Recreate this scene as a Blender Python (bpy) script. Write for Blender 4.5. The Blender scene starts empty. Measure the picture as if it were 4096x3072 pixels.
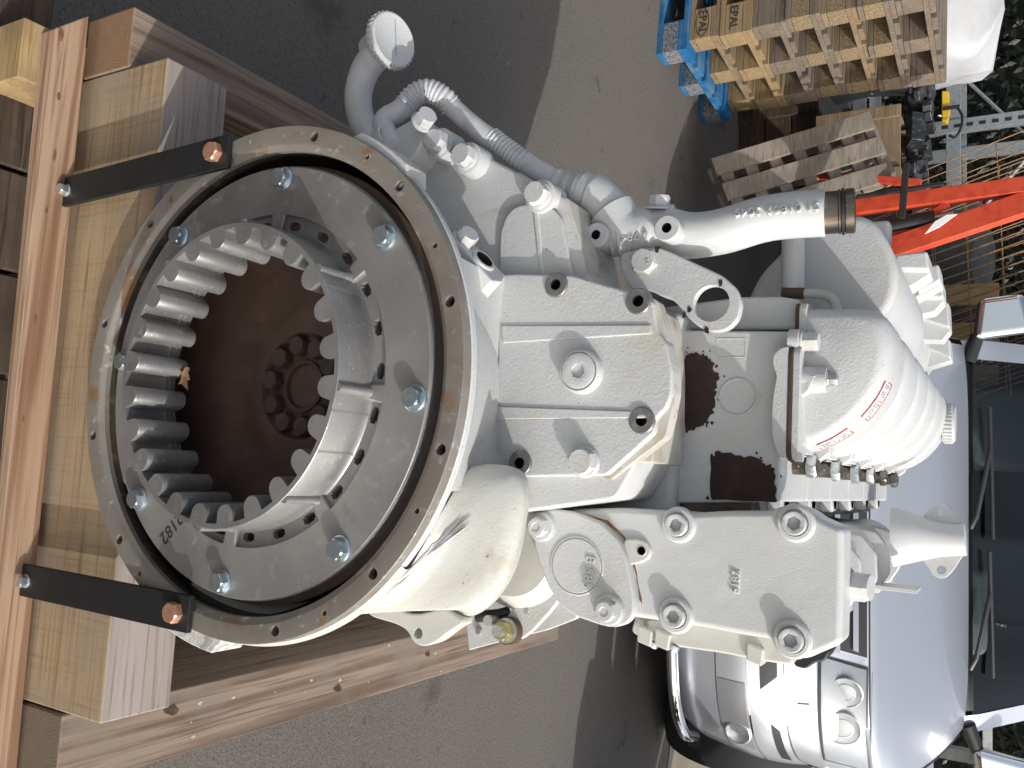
import bpy, bmesh, math, random
from mathutils import Vector, Matrix, noise

random.seed(7)
scene = bpy.context.scene
COL = scene.collection

# ---------------------------------------------------------------- camera, sky, sun, exposure
PITCH = math.radians(30.33)
YAW = math.radians(6.57)
CAM_POS = Vector((0.082, -0.649, 1.37))
_R = Vector((math.cos(YAW), math.sin(YAW), 0))
_F = Vector((-math.sin(YAW) * math.cos(PITCH), math.cos(YAW) * math.cos(PITCH), -math.sin(PITCH)))
_U = _R.cross(_F)
cam_data = bpy.data.cameras.new("camera")
cam_data.sensor_width = 36.0
cam_data.lens = 30.353
cam_data.clip_start = 0.02
cam_data.clip_end = 400
cam = bpy.data.objects.new("camera", cam_data)
COL.objects.link(cam)
# the photograph was taken with the camera held on its side: picture right is world up
m3 = Matrix((_U, -_R, -_F)).transposed()
cam.matrix_world = Matrix.Translation(CAM_POS) @ m3.to_4x4()
scene.camera = cam

SUN_EL = math.radians(34)
SUN_AZ = math.radians(111)      # from +Y towards +X
to_sun = Vector((math.sin(SUN_AZ) * math.cos(SUN_EL), math.cos(SUN_AZ) * math.cos(SUN_EL), math.sin(SUN_EL)))
world = bpy.data.worlds.new("World")
scene.world = world
world.use_nodes = True
wn = world.node_tree
sky = wn.nodes.new("ShaderNodeTexSky")
sky.sky_type = 'NISHITA'
sky.sun_disc = False
sky.sun_elevation = SUN_EL
sky.sun_rotation = SUN_AZ
sky.air_density = 0.8
sky.ozone_density = 0.3
sky.dust_density = 3.0
hsv = wn.nodes.new("ShaderNodeHueSaturation")       # thin milky haze: a paler sky
hsv.inputs["Saturation"].default_value = 0.5
wn.links.new(sky.outputs[0], hsv.inputs["Color"])
wn.links.new(hsv.outputs[0], wn.nodes["Background"].inputs[0])
wn.nodes["Background"].inputs[1].default_value = 0.15
sun_data = bpy.data.lights.new("sun", 'SUN')
sun_data.energy = 2.55
sun_data.angle = math.radians(0.5)
sun_data.color = (1.0, 0.98, 0.95)
sun = bpy.data.objects.new("sun", sun_data)
COL.objects.link(sun)
sun.rotation_euler = to_sun.to_track_quat('Z', 'Y').to_euler()
scene.view_settings.view_transform = 'Standard'
scene.view_settings.look = 'None'
scene.view_settings.gamma = 1
scene.view_settings.exposure = 0.32
scene.view_settings.use_curve_mapping = False

# ---------------------------------------------------------------- materials
MATS = {}
def mk(name, col, rough=0.5, metal=0.0, layers=(), bump=None, bump2=None, spec=0.5, coat=0.0, stretch=None):
    """principled material; layers = (scale, colour, low, high, detail[, stretch]) noise-masked overlays"""
    m = bpy.data.materials.new(name)
    m.use_nodes = True
    nt = m.node_tree
    b = nt.nodes["Principled BSDF"]
    b.inputs["Roughness"].default_value = rough
    b.inputs["Metallic"].default_value = metal
    b.inputs["Specular IOR Level"].default_value = spec
    b.inputs["Coat Weight"].default_value = coat
    tc = nt.nodes.new("ShaderNodeTexCoord")
    def coord(st):
        if not st:
            return tc.outputs["Object"]
        mp = nt.nodes.new("ShaderNodeMapping")
        mp.inputs["Scale"].default_value = st
        nt.links.new(tc.outputs["Object"], mp.inputs[0])
        return mp.outputs[0]
    last = None
    for i, L in enumerate(layers):
        sc, c2, lo, hi, det = L[:5]
        st = L[5] if len(L) > 5 else stretch
        n = nt.nodes.new("ShaderNodeTexNoise")
        n.inputs["Scale"].default_value = sc
        n.inputs["Detail"].default_value = det
        n.inputs["Roughness"].default_value = 0.6
        nt.links.new(coord(st), n.inputs["Vector"])
        r = nt.nodes.new("ShaderNodeMapRange")
        r.inputs["From Min"].default_value = lo
        r.inputs["From Max"].default_value = hi
        nt.links.new(n.outputs[0], r.inputs[0])
        mx = nt.nodes.new("ShaderNodeMix")
        mx.data_type = 'RGBA'
        nt.links.new(r.outputs[0], mx.inputs[0])
        if last is None:
            mx.inputs[6].default_value = (*col, 1)
        else:
            nt.links.new(last, mx.inputs[6])
        mx.inputs[7].default_value = (*c2, 1)
        last = mx.outputs[2]
    if last is None:
        b.inputs["Base Color"].default_value = (*col, 1)
    else:
        nt.links.new(last, b.inputs["Base Color"])
    prev = None
    for bp in (bump, bump2):
        if bp:
            n = nt.nodes.new("ShaderNodeTexNoise")
            n.inputs["Scale"].default_value = bp[0]
            n.inputs["Detail"].default_value = 3
            nt.links.new(coord(bp[3] if len(bp) > 3 else stretch), n.inputs["Vector"])
            bn = nt.nodes.new("ShaderNodeBump")
            bn.inputs["Strength"].default_value = bp[1]
            bn.inputs["Distance"].default_value = bp[2]
            nt.links.new(n.outputs[0], bn.inputs["Height"])
            if prev:
                nt.links.new(prev, bn.inputs["Normal"])
            prev = bn.outputs[0]
    if prev:
        nt.links.new(prev, b.inputs["Normal"])
    MATS[name] = m
    return m

PAINT = mk("white_engine_paint", (0.53, 0.535, 0.525), 0.46, 0,
           [(4, (0.52, 0.525, 0.515), .42, .62, 4), (26, (0.52, 0.50, 0.43), .58, .74, 5), (90, (0.36, 0.27, 0.17), .68, .74, 6), (210, (0.26, 0.18, 0.11), .70, .73, 4), (11, (0.49, 0.475, 0.42), .56, .72, 6), (16, (0.42, 0.37, 0.28), .66, .76, 6, (1, 1, .22))],
           bump=(380, .6, .0010), bump2=(60, .18, .0020))
ROUGHCAST = mk("rough_cast_paint", (0.575, 0.58, 0.565), 0.45, 0,
           [(5, (0.53, 0.535, 0.525), .42, .62, 4), (40, (0.56, 0.54, 0.47), .64, .76, 5)],
           bump=(600, .5, .0008), bump2=(18, .14, .012))
CREAM = mk("cream_engine_paint", (0.55, 0.545, 0.50), 0.42, 0,
           [(7, (0.57, 0.56, 0.50), .45, .65, 4), (55, (0.35, 0.24, 0.13), .70, .74, 6), (30, (0.58, 0.55, 0.45), .6, .72, 5)],
           bump=(60, .3, .002))
OLDCREAM = mk("grimy_cream_paint", (0.54, 0.535, 0.49), 0.45, 0,
           [(7, (0.50, 0.49, 0.42), .42, .62, 5), (60, (0.28, 0.19, 0.10), .66, .71, 6), (20, (0.44, 0.40, 0.31), .58, .70, 6), (170, (0.22, 0.15, 0.09), .69, .72, 4)],
           bump=(300, .4, .001), bump2=(28, .3, .004))
GREYPAINT = mk("grey_hose_paint", (0.54, 0.545, 0.54), 0.5, 0, [(30, (0.42, 0.42, 0.41), .5, .7, 4)], bump=(200, .2, .0006))
DIRTY = mk("dirty_paint", (0.53, 0.51, 0.46), 0.55, 0,
           [(30, (0.40, 0.34, 0.26), .48, .68, 5, (1, 1, 1)), (70, (0.20, 0.15, 0.10), .62, .72, 5)], bump=(150, .3, .001))
ALU = mk("cast_aluminium", (0.36, 0.355, 0.345), 0.42, 0.6,
         [(9, (0.24, 0.235, 0.23), .4, .65, 4), (220, (0.55, 0.55, 0.54), .63, .70, 4), (60, (0.40, 0.40, 0.39), .6, .7, 5)],
         bump=(600, .3, .0005))
RINGMETAL = mk("coupling_plate_metal", (0.33, 0.32, 0.305), 0.46, 0.45,
         [(6, (0.25, 0.24, 0.23), .4, .6, 4), (160, (0.50, 0.49, 0.48), .685, .74, 5), (45, (0.42, 0.41, 0.40), .58, .74, 6), (14, (0.22, 0.205, 0.19), .60, .72, 6), (8, (0.40, 0.395, 0.385), .62, .70, 7)],
         bump=(500, .25, .0004))
FLANGE = mk("weathered_flange_steel", (0.29, 0.27, 0.24), 0.5, 0.4,
         [(14, (0.26, 0.235, 0.20), .4, .6, 5), (22, (0.30, 0.17, 0.08), .56, .68, 6), (70, (0.50, 0.49, 0.46), .60, .72, 5), (35, (0.13, 0.085, 0.05), .66, .74, 5)],
         bump=(120, .35, .0008))
GREASE = mk("greasy_dark_steel", (0.085, 0.075, 0.06), 0.38, 0.5, [(30, (0.24, 0.22, 0.17), .58, .72, 5), (12, (0.03, 0.027, 0.022), .5, .65, 4)], bump=(80, .4, .001))
BROWNSTEEL = mk("brown_flywheel_steel", (0.085, 0.05, 0.037), 0.6, 0.1, [(14, (0.13, 0.077, 0.056), .45, .65, 5), (50, (0.08, 0.045, 0.03), .55, .7, 5)], bump=(90, .2, .0008))
DARKSTEEL = mk("dark_steel", (0.05, 0.047, 0.043), 0.5, 0.6, [(40, (0.09, 0.08, 0.07), .5, .7, 4)])
HUBSTEEL = mk("hub_bolt_steel", (0.075, 0.055, 0.045), 0.6, 0.3, [(40, (0.11, 0.08, 0.065), .5, .7, 4)])
BLACKHOLE = mk("dark_threaded_hole", (0.03, 0.03, 0.03), 0.5, 0.5)
ZINC = mk("blue_zinc_bolt", (0.42, 0.50, 0.54), 0.3, 0.85, [(150, (0.60, 0.66, 0.68), .5, .7, 4)], bump=(300, .2, .0005))
BRIGHTZINC = mk("bright_zinc_bolt", (0.62, 0.64, 0.64), 0.3, 0.85, [(150, (0.45, 0.46, 0.46), .5, .7, 4)])
REFLECTBOLT = mk("bolt_red_reflection", (0.62, 0.33, 0.22), 0.38, 0.6, [(120, (0.45, 0.22, 0.14), .5, .7, 4)])  # reflection of reddish surroundings put into the bolt colour
GOLDNUT = mk("yellow_zinc_nut", (0.50, 0.45, 0.20), 0.3, 0.85, [(80, (0.62, 0.58, 0.35), .5, .7, 3)])
BLACKSTRAP = mk("black_painted_steel", (0.009, 0.0095, 0.01), 0.6, 0.0, [(60, (0.014, 0.014, 0.015), .5, .7, 4)], bump=(200, .15, .0005))
RUST = mk("dark_rust", (0.030, 0.016, 0.012), 0.8, 0.05, [(60, (0.052, 0.024, 0.017), .5, .66, 5), (20, (0.022, 0.012, 0.01), .5, .65, 4)], bump=(140, .6, .0015))
RUSTSTAIN = mk("rust_stain", (0.28, 0.13, 0.05), 0.7, 0, [(60, (0.10, 0.045, 0.02), .45, .6, 5)])
GASKET = mk("brown_gasket", (0.07, 0.035, 0.025), 0.7)
RUBBER = mk("black_rubber", (0.015, 0.015, 0.015), 0.5)
STEELPIPE = mk("worn_steel_pipe", (0.20, 0.18, 0.15), 0.3, 0.85, [(35, (0.10, 0.08, 0.06), .45, .65, 5, (1, 1, .3)), (90, (0.40, 0.38, 0.34), .6, .7, 4)])
BROWNHOSE = mk("brown_rubber_hose", (0.09, 0.05, 0.03), 0.7)
LABELWHITE = mk("white_label", (0.78, 0.78, 0.76), 0.35)
LABELRED = mk("red_print", (0.55, 0.06, 0.04), 0.4)
LABELINK = mk("grey_print", (0.16, 0.16, 0.17), 0.5)
INK = mk("black_marker_ink", (0.03, 0.03, 0.03), 0.6)
CHIPPED = mk("chipped_cream_paint", (0.60, 0.595, 0.55), 0.4, 0, [(75, (0.38, 0.37, 0.35), .53, .57, 5), (110, (0.16, 0.13, 0.10), .66, .70, 5)], bump=(75, .8, .003))
CHIP = mk("chipped_grey_primer", (0.40, 0.40, 0.41), 0.5, 0.2, [(60, (0.30, 0.28, 0.25), .45, .6, 5), (30, (0.5, 0.5, 0.5), .55, .65, 4)], bump=(160, .4, .001))

def wood(name, base, dark, light, axis, wear=None, scale=1.0, rough=0.75, rings=0.0, saw=0.0):
    """procedural timber: grain lines run along the given object axis"""
    m = bpy.data.materials.new(name)
    m.use_nodes = True
    nt = m.node_tree
    b = nt.nodes["Principled BSDF"]
    b.inputs["Roughness"].default_value = rough
    b.inputs["Specular IOR Level"].default_value = 0.25
    tc = nt.nodes.new("ShaderNodeTexCoord")
    st = [1, 1, 1]
    st["XYZ".index(axis)] = 0.03
    mp = nt.nodes.new("ShaderNodeMapping")
    mp.inputs["Scale"].default_value = [v * scale for v in st]
    nt.links.new(tc.outputs["Object"], mp.inputs[0])
    info = nt.nodes.new("ShaderNodeObjectInfo")
    add = nt.nodes.new("ShaderNodeVectorMath")
    sc = nt.nodes.new("ShaderNodeVectorMath")
    sc.operation = 'SCALE'
    sc.inputs[0].default_value = (3.1, 1.7, 2.3)
    nt.links.new(info.outputs["Random"], sc.inputs["Scale"])
    nt.links.new(mp.outputs[0], add.inputs[0])
    nt.links.new(sc.outputs[0], add.inputs[1])
    n1 = nt.nodes.new("ShaderNodeTexNoise")
    n1.inputs["Scale"].default_value = 170
    n1.inputs["Detail"].default_value = 6
    n1.inputs["Distortion"].default_value = 0.6
    nt.links.new(add.outputs[0], n1.inputs["Vector"])
    n2 = nt.nodes.new("ShaderNodeTexNoise")
    n2.inputs["Scale"].default_value = 34
    n2.inputs["Detail"].default_value = 4
    nt.links.new(add.outputs[0], n2.inputs["Vector"])
    n3 = nt.nodes.new("ShaderNodeTexNoise")
    n3.inputs["Scale"].default_value = 9
    n3.inputs["Detail"].default_value = 5
    nt.links.new(tc.outputs["Object"], n3.inputs["Vector"])
    def mixc(fac, a, c):
        x = nt.nodes.new("ShaderNodeMix")
        x.data_type = 'RGBA'
        nt.links.new(fac, x.inputs[0])
        if isinstance(a, tuple): x.inputs[6].default_value = (*a, 1)
        else: nt.links.new(a, x.inputs[6])
        x.inputs[7].default_value = (*c, 1)
        return x.outputs[2]
    def rng(src, lo, hi):
        r = nt.nodes.new("ShaderNodeMapRange")
        r.inputs["From Min"].default_value = lo
        r.inputs["From Max"].default_value = hi
        nt.links.new(src, r.inputs[0])
        return r.outputs[0]
    c = mixc(rng(n2.outputs[0], .35, .65), base, light)
    c = mixc(rng(n1.outputs[0], .50, .70), c, dark)
    if rings:
        wv = nt.nodes.new("ShaderNodeTexWave")
        wv.wave_type = 'BANDS'
        wv.bands_direction = 'DIAGONAL'
        wv.inputs["Scale"].default_value = rings
        wv.inputs["Distortion"].default_value = 7
        wv.inputs["Detail"].default_value = 2.5
        wv.inputs["Detail Scale"].default_value = 1.4
        nt.links.new(add.outputs[0], wv.inputs["Vector"])
        c = mixc(rng(wv.outputs["Fac"], .55, 1.1), c, dark)
    if wear:
        c = mixc(rng(n3.outputs[0], .45, .7), c, wear)
    if saw:
        mp2 = nt.nodes.new("ShaderNodeMapping")
        mp2.inputs["Scale"].default_value = [130 if "XYZ"[q] == axis else 6 for q in range(3)]
        nt.links.new(tc.outputs["Object"], mp2.inputs[0])
        n4 = nt.nodes.new("ShaderNodeTexNoise")
        n4.inputs["Scale"].default_value = 1.6
        n4.inputs["Detail"].default_value = 2
        nt.links.new(mp2.outputs[0], n4.inputs["Vector"])
        c = mixc(rng(n4.outputs[0], .5, 1.1 - saw * .3), c, dark)
    nt.links.new(c, b.inputs["Base Color"])
    bn = nt.nodes.new("ShaderNodeBump")
    bn.inputs["Strength"].default_value = 0.5
    bn.inputs["Distance"].default_value = 0.0015
    nt.links.new(n1.outputs[0], bn.inputs["Height"])
    nt.links.new(bn.outputs[0], b.inputs["Normal"])
    MATS[name] = m
    return m

def end_grain(name, base, dark, centre, scale=60):
    m = bpy.data.materials.new(name)
    m.use_nodes = True
    nt = m.node_tree
    b = nt.nodes["Principled BSDF"]
    b.inputs["Roughness"].default_value = 0.8
    tc = nt.nodes.new("ShaderNodeTexCoord")
    mp = nt.nodes.new("ShaderNodeMapping")
    mp.inputs["Location"].default_value = [-v for v in centre]
    nt.links.new(tc.outputs["Object"], mp.inputs[0])
    w = nt.nodes.new("ShaderNodeTexWave")
    w.wave_type = 'RINGS'
    w.rings_direction = 'Y'
    w.inputs["Scale"].default_value = scale
    w.inputs["Distortion"].default_value = 2.5
    w.inputs["Detail"].default_value = 3
    nt.links.new(mp.outputs[0], w.inputs["Vector"])
    n = nt.nodes.new("ShaderNodeTexNoise")
    n.inputs["Scale"].default_value = 90
    n.inputs["Detail"].default_value = 5
    nt.links.new(tc.outputs["Object"], n.inputs["Vector"])
    mm = nt.nodes.new("ShaderNodeMath")
    mm.operation = 'MULTIPLY'
    nt.links.new(w.outputs["Fac"], mm.inputs[0])
    nt.links.new(n.outputs[0], mm.inputs[1])
    x = nt.nodes.new("ShaderNodeMix")
    x.data_type = 'RGBA'
    nt.links.new(mm.outputs[0], x.inputs[0])
    x.inputs[6].default_value = (*base, 1)
    x.inputs[7].default_value = (*dark, 1)
    nt.links.new(x.outputs[2], b.inputs["Base Color"])
    bn = nt.nodes.new("ShaderNodeBump")
    bn.inputs["Strength"].default_value = 0.4
    bn.inputs["Distance"].default_value = 0.001
    nt.links.new(n.outputs[0], bn.inputs["Height"])
    nt.links.new(bn.outputs[0], b.inputs["Normal"])
    return m

# ---------------------------------------------------------------- geometry helpers
def thing(name, label, cat, loc=(0, 0, 0), rz=0.0, group=None):
    o = bpy.data.objects.new(name, None)
    COL.objects.link(o)
    o.location = loc
    o.rotation_euler = (0, 0, rz)
    o.empty_display_size = 0.1
    o["label"] = label
    o["category"] = cat
    if group:
        o["group"] = group
    return o

def tag(o, label, cat, group=None):
    o["label"] = label
    o["category"] = cat
    if group:
        o["group"] = group
    return o

def link(name, me, parent=None, mats=(), local=False):
    o = bpy.data.objects.new(name, me)
    COL.objects.link(o)
    for m in mats:
        me.materials.append(m)
    if parent is not None:
        o.parent = parent
        if not local:
            r = parent
            while r.parent is not None:
                r = r.parent
            if r is parent:      # geometry is written in world coordinates
                o.matrix_parent_inverse = (Matrix.Translation(r.location) @ r.rotation_euler.to_matrix().to_4x4()).inverted()
    return o

def build(name, verts, faces, mat, parent=None, bevel=0, seg=2, smooth=True, local=False, angle=35, sub=0):
    me = bpy.data.meshes.new(name)
    me.from_pydata([tuple(v) for v in verts], [], faces)
    bm = bmesh.new()
    bm.from_mesh(me)
    bmesh.ops.recalc_face_normals(bm, faces=bm.faces)
    bm.to_mesh(me)
    bm.free()
    o = link(name, me, parent, [mat] if not isinstance(mat, (list, tuple)) else mat, local)
    finish(o, bevel, seg, smooth, angle, sub)
    return o

def finish(o, bevel=0, seg=2, smooth=True, angle=35, sub=0):
    me = o.data
    if smooth:
        me.polygons.foreach_set("use_smooth", [True] * len(me.polygons))
    if sub:
        md = o.modifiers.new("sub", 'SUBSURF')
        md.levels = md.render_levels = sub
    if bevel:
        md = o.modifiers.new("bevel", 'BEVEL')
        md.width = bevel
        md.segments = seg
        md.limit_method = 'ANGLE'
        md.angle_limit = math.radians(angle)
        md.harden_normals = True
        md.use_clamp_overlap = True
    elif smooth and not sub:
        me.set_sharp_from_angle(angle=math.radians(angle))

def rnd(pts, r, n=4):
    """polygon of (u,v) with its corners rounded"""
    P = [Vector(p) for p in pts]
    out = []
    for i, p in enumerate(P):
        a, c = P[i - 1], P[(i + 1) % len(P)]
        da, dc = (a - p), (c - p)
        if da.length < 1e-6 or dc.length < 1e-6:
            continue
        rr = min(r, da.length * .45, dc.length * .45)
        s, e = p + da.normalized() * rr, p + dc.normalized() * rr
        for k in range(n + 1):
            t = k / n
            out.append(((1 - t) ** 2) * s + 2 * t * (1 - t) * p + t * t * e)
    return out

def xz(pts):
    return [(p[0], p[2]) for p in pts]

def prism(name, poly, y0, y1, mat, parent=None, bevel=0.003, rad=0, seg=2, local=False, mapper=None, holes=None, angle=35):
    """polygon in XZ extruded from y0 (front) to y1"""
    if len(poly[0]) == 3:
        poly = xz(poly)
    if rad:
        poly = rnd(poly, rad)
    n = len(poly)
    vs = [(p[0], y0, p[1]) for p in poly] + [(p[0], y1, p[1]) for p in poly]
    fs = [list(range(n)), list(range(n, 2 * n))[::-1]] + [[i, i + n, (i + 1) % n + n, (i + 1) % n] for i in range(n)]
    if mapper:
        vs = [mapper(v) for v in vs]
    return build(name, vs, fs, mat, parent, bevel, seg, local=local, angle=angle)

def box(name, lo, hi, mat, parent=None, bevel=0.002, local=False, M=None, seg=1):
    vs = [(x, y, z) for z in (lo[2], hi[2]) for y in (lo[1], hi[1]) for x in (lo[0], hi[0])]
    if M is not None:
        vs = [M @ Vector(v) for v in vs]
    fs = [(0, 2, 3, 1), (4, 5, 7, 6), (0, 1, 5, 4), (2, 6, 7, 3), (0, 4, 6, 2), (1, 3, 7, 5)]
    return build(name, vs, fs, mat, parent, bevel, seg, local=local, smooth=bool(bevel))

def frame(d):
    d = Vector(d).normalized()
    a = Vector((0, 0, 1)) if abs(d.z) < .9 else Vector((1, 0, 0))
    u = d.cross(a).normalized()
    return u, d.cross(u).normalized(), d

def lathe(name, prof, org, d, mat, parent=None, n=32, close=False, bevel=0, angle=35, local=False, hexn=0, a0=0, a1=2 * math.pi):
    """profile of (radius, distance along d)"""
    u, v, w = frame(d)
    org = Vector(org)
    full = abs(a1 - a0 - 2 * math.pi) < 1e-6
    cnt = n if full else n + 1
    vs, fs = [], []
    for r, t in prof:
        for k in range(cnt):
            a = a0 + (a1 - a0) * k / n
            vs.append(org + w * t + (u * math.cos(a) + v * math.sin(a)) * max(r, 1e-5))
    m = len(prof)
    rng = m if close else m - 1
    for i in range(rng):
        j = (i + 1) % m
        for k in range(n if full else n):
            k2 = (k + 1) % cnt
            fs.append((i * cnt + k, i * cnt + k2, j * cnt + k2, j * cnt + k))
    o = build(name, vs, fs, mat, parent, bevel, 2, local=local, angle=angle)
    return o

def disc_prof(r, h):
    return [(0, 0), (r, 0), (r, h), (0, h)]

def catmull(P, k=8):
    P = [Vector(p) for p in P]
    Q = [P[0] * 2 - P[1]] + P + [P[-1] * 2 - P[-2]]
    out = []
    for i in range(1, len(Q) - 2):
        p0, p1, p2, p3 = Q[i - 1:i + 3]
        for s in range(k):
            t = s / k
            out.append(0.5 * ((2 * p1) + (p2 - p0) * t + (2 * p0 - 5 * p1 + 4 * p2 - p3) * t * t + (3 * p1 - p0 - 3 * p2 + p3) * t ** 3))
    out.append(P[-1])
    return out

def tube(name, path, rad, mat, parent=None, n=16, cap=True, local=False, angle=40):
    P = [Vector(p) for p in path]
    if not isinstance(rad, (list, tuple)):
        rad = [rad] * len(P)
    t0 = (P[1] - P[0]).normalized()
    u, v, _ = frame(t0)
    vs, fs = [], []
    for i, p in enumerate(P):
        t = (P[min(i + 1, len(P) - 1)] - P[max(i - 1, 0)]).normalized()
        u = (u - t * u.dot(t)).normalized()
        v = t.cross(u)
        for k in range(n):
            a = 2 * math.pi * k / n
            vs.append(p + (u * math.cos(a) + v * math.sin(a)) * rad[i])
    for i in range(len(P) - 1):
        for k in range(n):
            k2 = (k + 1) % n
            fs.append((i * n + k, i * n + k2, (i + 1) * n + k2, (i + 1) * n + k))
    if cap:
        fs.append(list(range(n))[::-1])
        fs.append(list(range((len(P) - 1) * n, len(P) * n)))
    return build(name, vs, fs, mat, parent, 0, local=local, angle=angle)

def resample(P, step):
    P = [Vector(p) for p in P]
    out, d = [P[0]], 0.0
    acc = 0.0
    for a, b in zip(P, P[1:]):
        L = (b - a).length
        while acc + L >= step:
            f = (step - acc) / L
            a = a.lerp(b, f)
            out.append(a.copy())
            L = (b - a).length
            acc = 0.0
        acc += L
    return out

def hexbolt(name, pos, d, af, h, mat, parent, washer=0.0, rot=0.0, dimple=0.0, local=False):
    """hexagon head with chamfered top, optional flange washer"""
    u, v, w = frame(d)
    pos = Vector(pos)
    vs, fs = [], []
    def ring(r, t, n, hexa):
        s = len(vs)
        for k in range(n):
            a = rot + 2 * math.pi * k / n
            rr = r
            if hexa:
                b = (a - rot) % (math.pi / 3) - math.pi / 6
                rr = r / math.cos(b)
            vs.append(pos + w * t + (u * math.cos(a) + v * math.sin(a)) * rr)
        return s
    n = 24
    rings = []
    wt = 0.0
    if washer:
        wt = af * .16
        rings += [ring(washer, 0, n, False), ring(washer, wt * .6, n, False), ring(washer * .88, wt, n, False)]
    R = af / 2
    rings += [ring(R, wt, n, True), ring(R, wt + h * .82, n, True), ring(R * .97, wt + h, n, False)]
    if dimple:
        rings += [ring(R * .55, wt + h, n, False), ring(R * .45, wt + h - dimple, n, False)]
    rings.append(ring(1e-5, wt + h - dimple, n, False))
    for a, b in zip(rings, rings[1:]):
        for k in range(n):
            k2 = (k + 1) % n
            fs.append((a + k, a + k2, b + k2, b + k))
    o = build(name, vs, fs, mat, parent, 0, local=local, angle=22)
    return o

def socketbolt(name, pos, d, r, h, mat, parent, key=None, rot=0.3):
    u, v, w = frame(d)
    pos = Vector(pos)
    key = key or r * .55
    n = 24
    vs, fs = [], []
    def ring(rr, t, hexa=False):
        s = len(vs)
        for k in range(n):
            a = rot + 2 * math.pi * k / n
            q = rr
            if hexa:
                b = (a - rot) % (math.pi / 3) - math.pi / 6
                q = rr * math.cos(math.pi / 6) / math.cos(b)
            vs.append(pos + w * t + (u * math.cos(a) + v * math.sin(a)) * q)
        return s
    rings = [ring(r, 0), ring(r, h * .85), ring(r * .92, h), ring(key * 1.12, h), ring(key, h * .93, True), ring(key, h * .25, True), ring(1e-5, h * .22)]
    for a, b in zip(rings, rings[1:]):
        for k in range(n):
            k2 = (k + 1) % n
            fs.append((a + k, a + k2, b + k2, b + k))
    return build(name, vs, fs, mat, parent, 0, angle=30)

def boss(name, pos, d, R, r, mat, parent, h=0.004, depth=0.02, holemat=None, n=28):
    """raised round pad with a real drilled hole"""
    u, v, w = frame(d)
    o = lathe(name, [(R, -0.004), (R, h - .0012), (R - .0012, h), (r, h), (r, -depth), (0, -depth)], pos, d, [mat, holemat or BLACKHOLE], parent, n)
    for i, p in enumerate(o.data.polygons):
        if i >= 3 * n:
            p.material_index = 1
    return o

def letters(name, s, size, org, right, up, mat, parent=None, ext=0.0008, align='CENTER', local=False):
    cu = bpy.data.curves.new(name, 'FONT')
    cu.body = s
    cu.size = size
    cu.extrude = ext
    cu.align_x = align
    cu.align_y = 'CENTER'
    tmp = bpy.data.objects.new(name + "_tmp", cu)
    COL.objects.link(tmp)
    dg = bpy.context.evaluated_depsgraph_get()
    me = bpy.data.meshes.new_from_object(tmp.evaluated_get(dg))
    bpy.data.objects.remove(tmp)
    bpy.data.curves.remove(cu)
    right = Vector(right).normalized()
    up = Vector(up)
    up = (up - right * up.dot(right)).normalized()
    nrm = right.cross(up)
    org = Vector(org)
    for v in me.vertices:
        v.co = org + right * v.co.x + up * v.co.y + nrm * v.co.z
    me.name = name
    return link(name, me, parent, [mat], local)

def cut(o, cutters):
    """boolean difference, applied"""
    for c in cutters:
        md = o.modifiers.new("cut", 'BOOLEAN')
        md.operation = 'DIFFERENCE'
        md.solver = 'EXACT'
        md.object = c
    bpy.context.view_layer.update()
    dg = bpy.context.evaluated_depsgraph_get()
    me = bpy.data.meshes.new_from_object(o.evaluated_get(dg))
    o.modifiers.clear()
    me.name = o.data.name
    for nm in ("custom_normal",):
        if nm in me.attributes:
            me.attributes.remove(me.attributes[nm])
    me.polygons.foreach_set("use_smooth", [True] * len(me.polygons))
    me.set_sharp_from_angle(angle=math.radians(50))
    o.data = me
    wn_ = o.modifiers.new("weighted", 'WEIGHTED_NORMAL')
    wn_.keep_sharp = True
    wn_.weight = 100
    for c in cutters:
        bpy.data.objects.remove(c)
    return o

def blotch(cx, cz, rx, rz, n=46, jag=.12, seed=0):
    rs = random.Random(seed)
    out = []
    for k in range(n):
        a = 2 * math.pi * k / n
        j = 1 + rs.uniform(-jag, jag) + .12 * math.sin(3 * a + seed) + .08 * math.sin(5 * a + 2 * seed)
        ca, sa = math.cos(a), math.sin(a)
        p = 2.6
        q = (abs(ca) ** p + abs(sa) ** p) ** (-1 / p)
        out.append((cx + rx * ca * q * j, cz + rz * sa * q * j))
    return out

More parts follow.
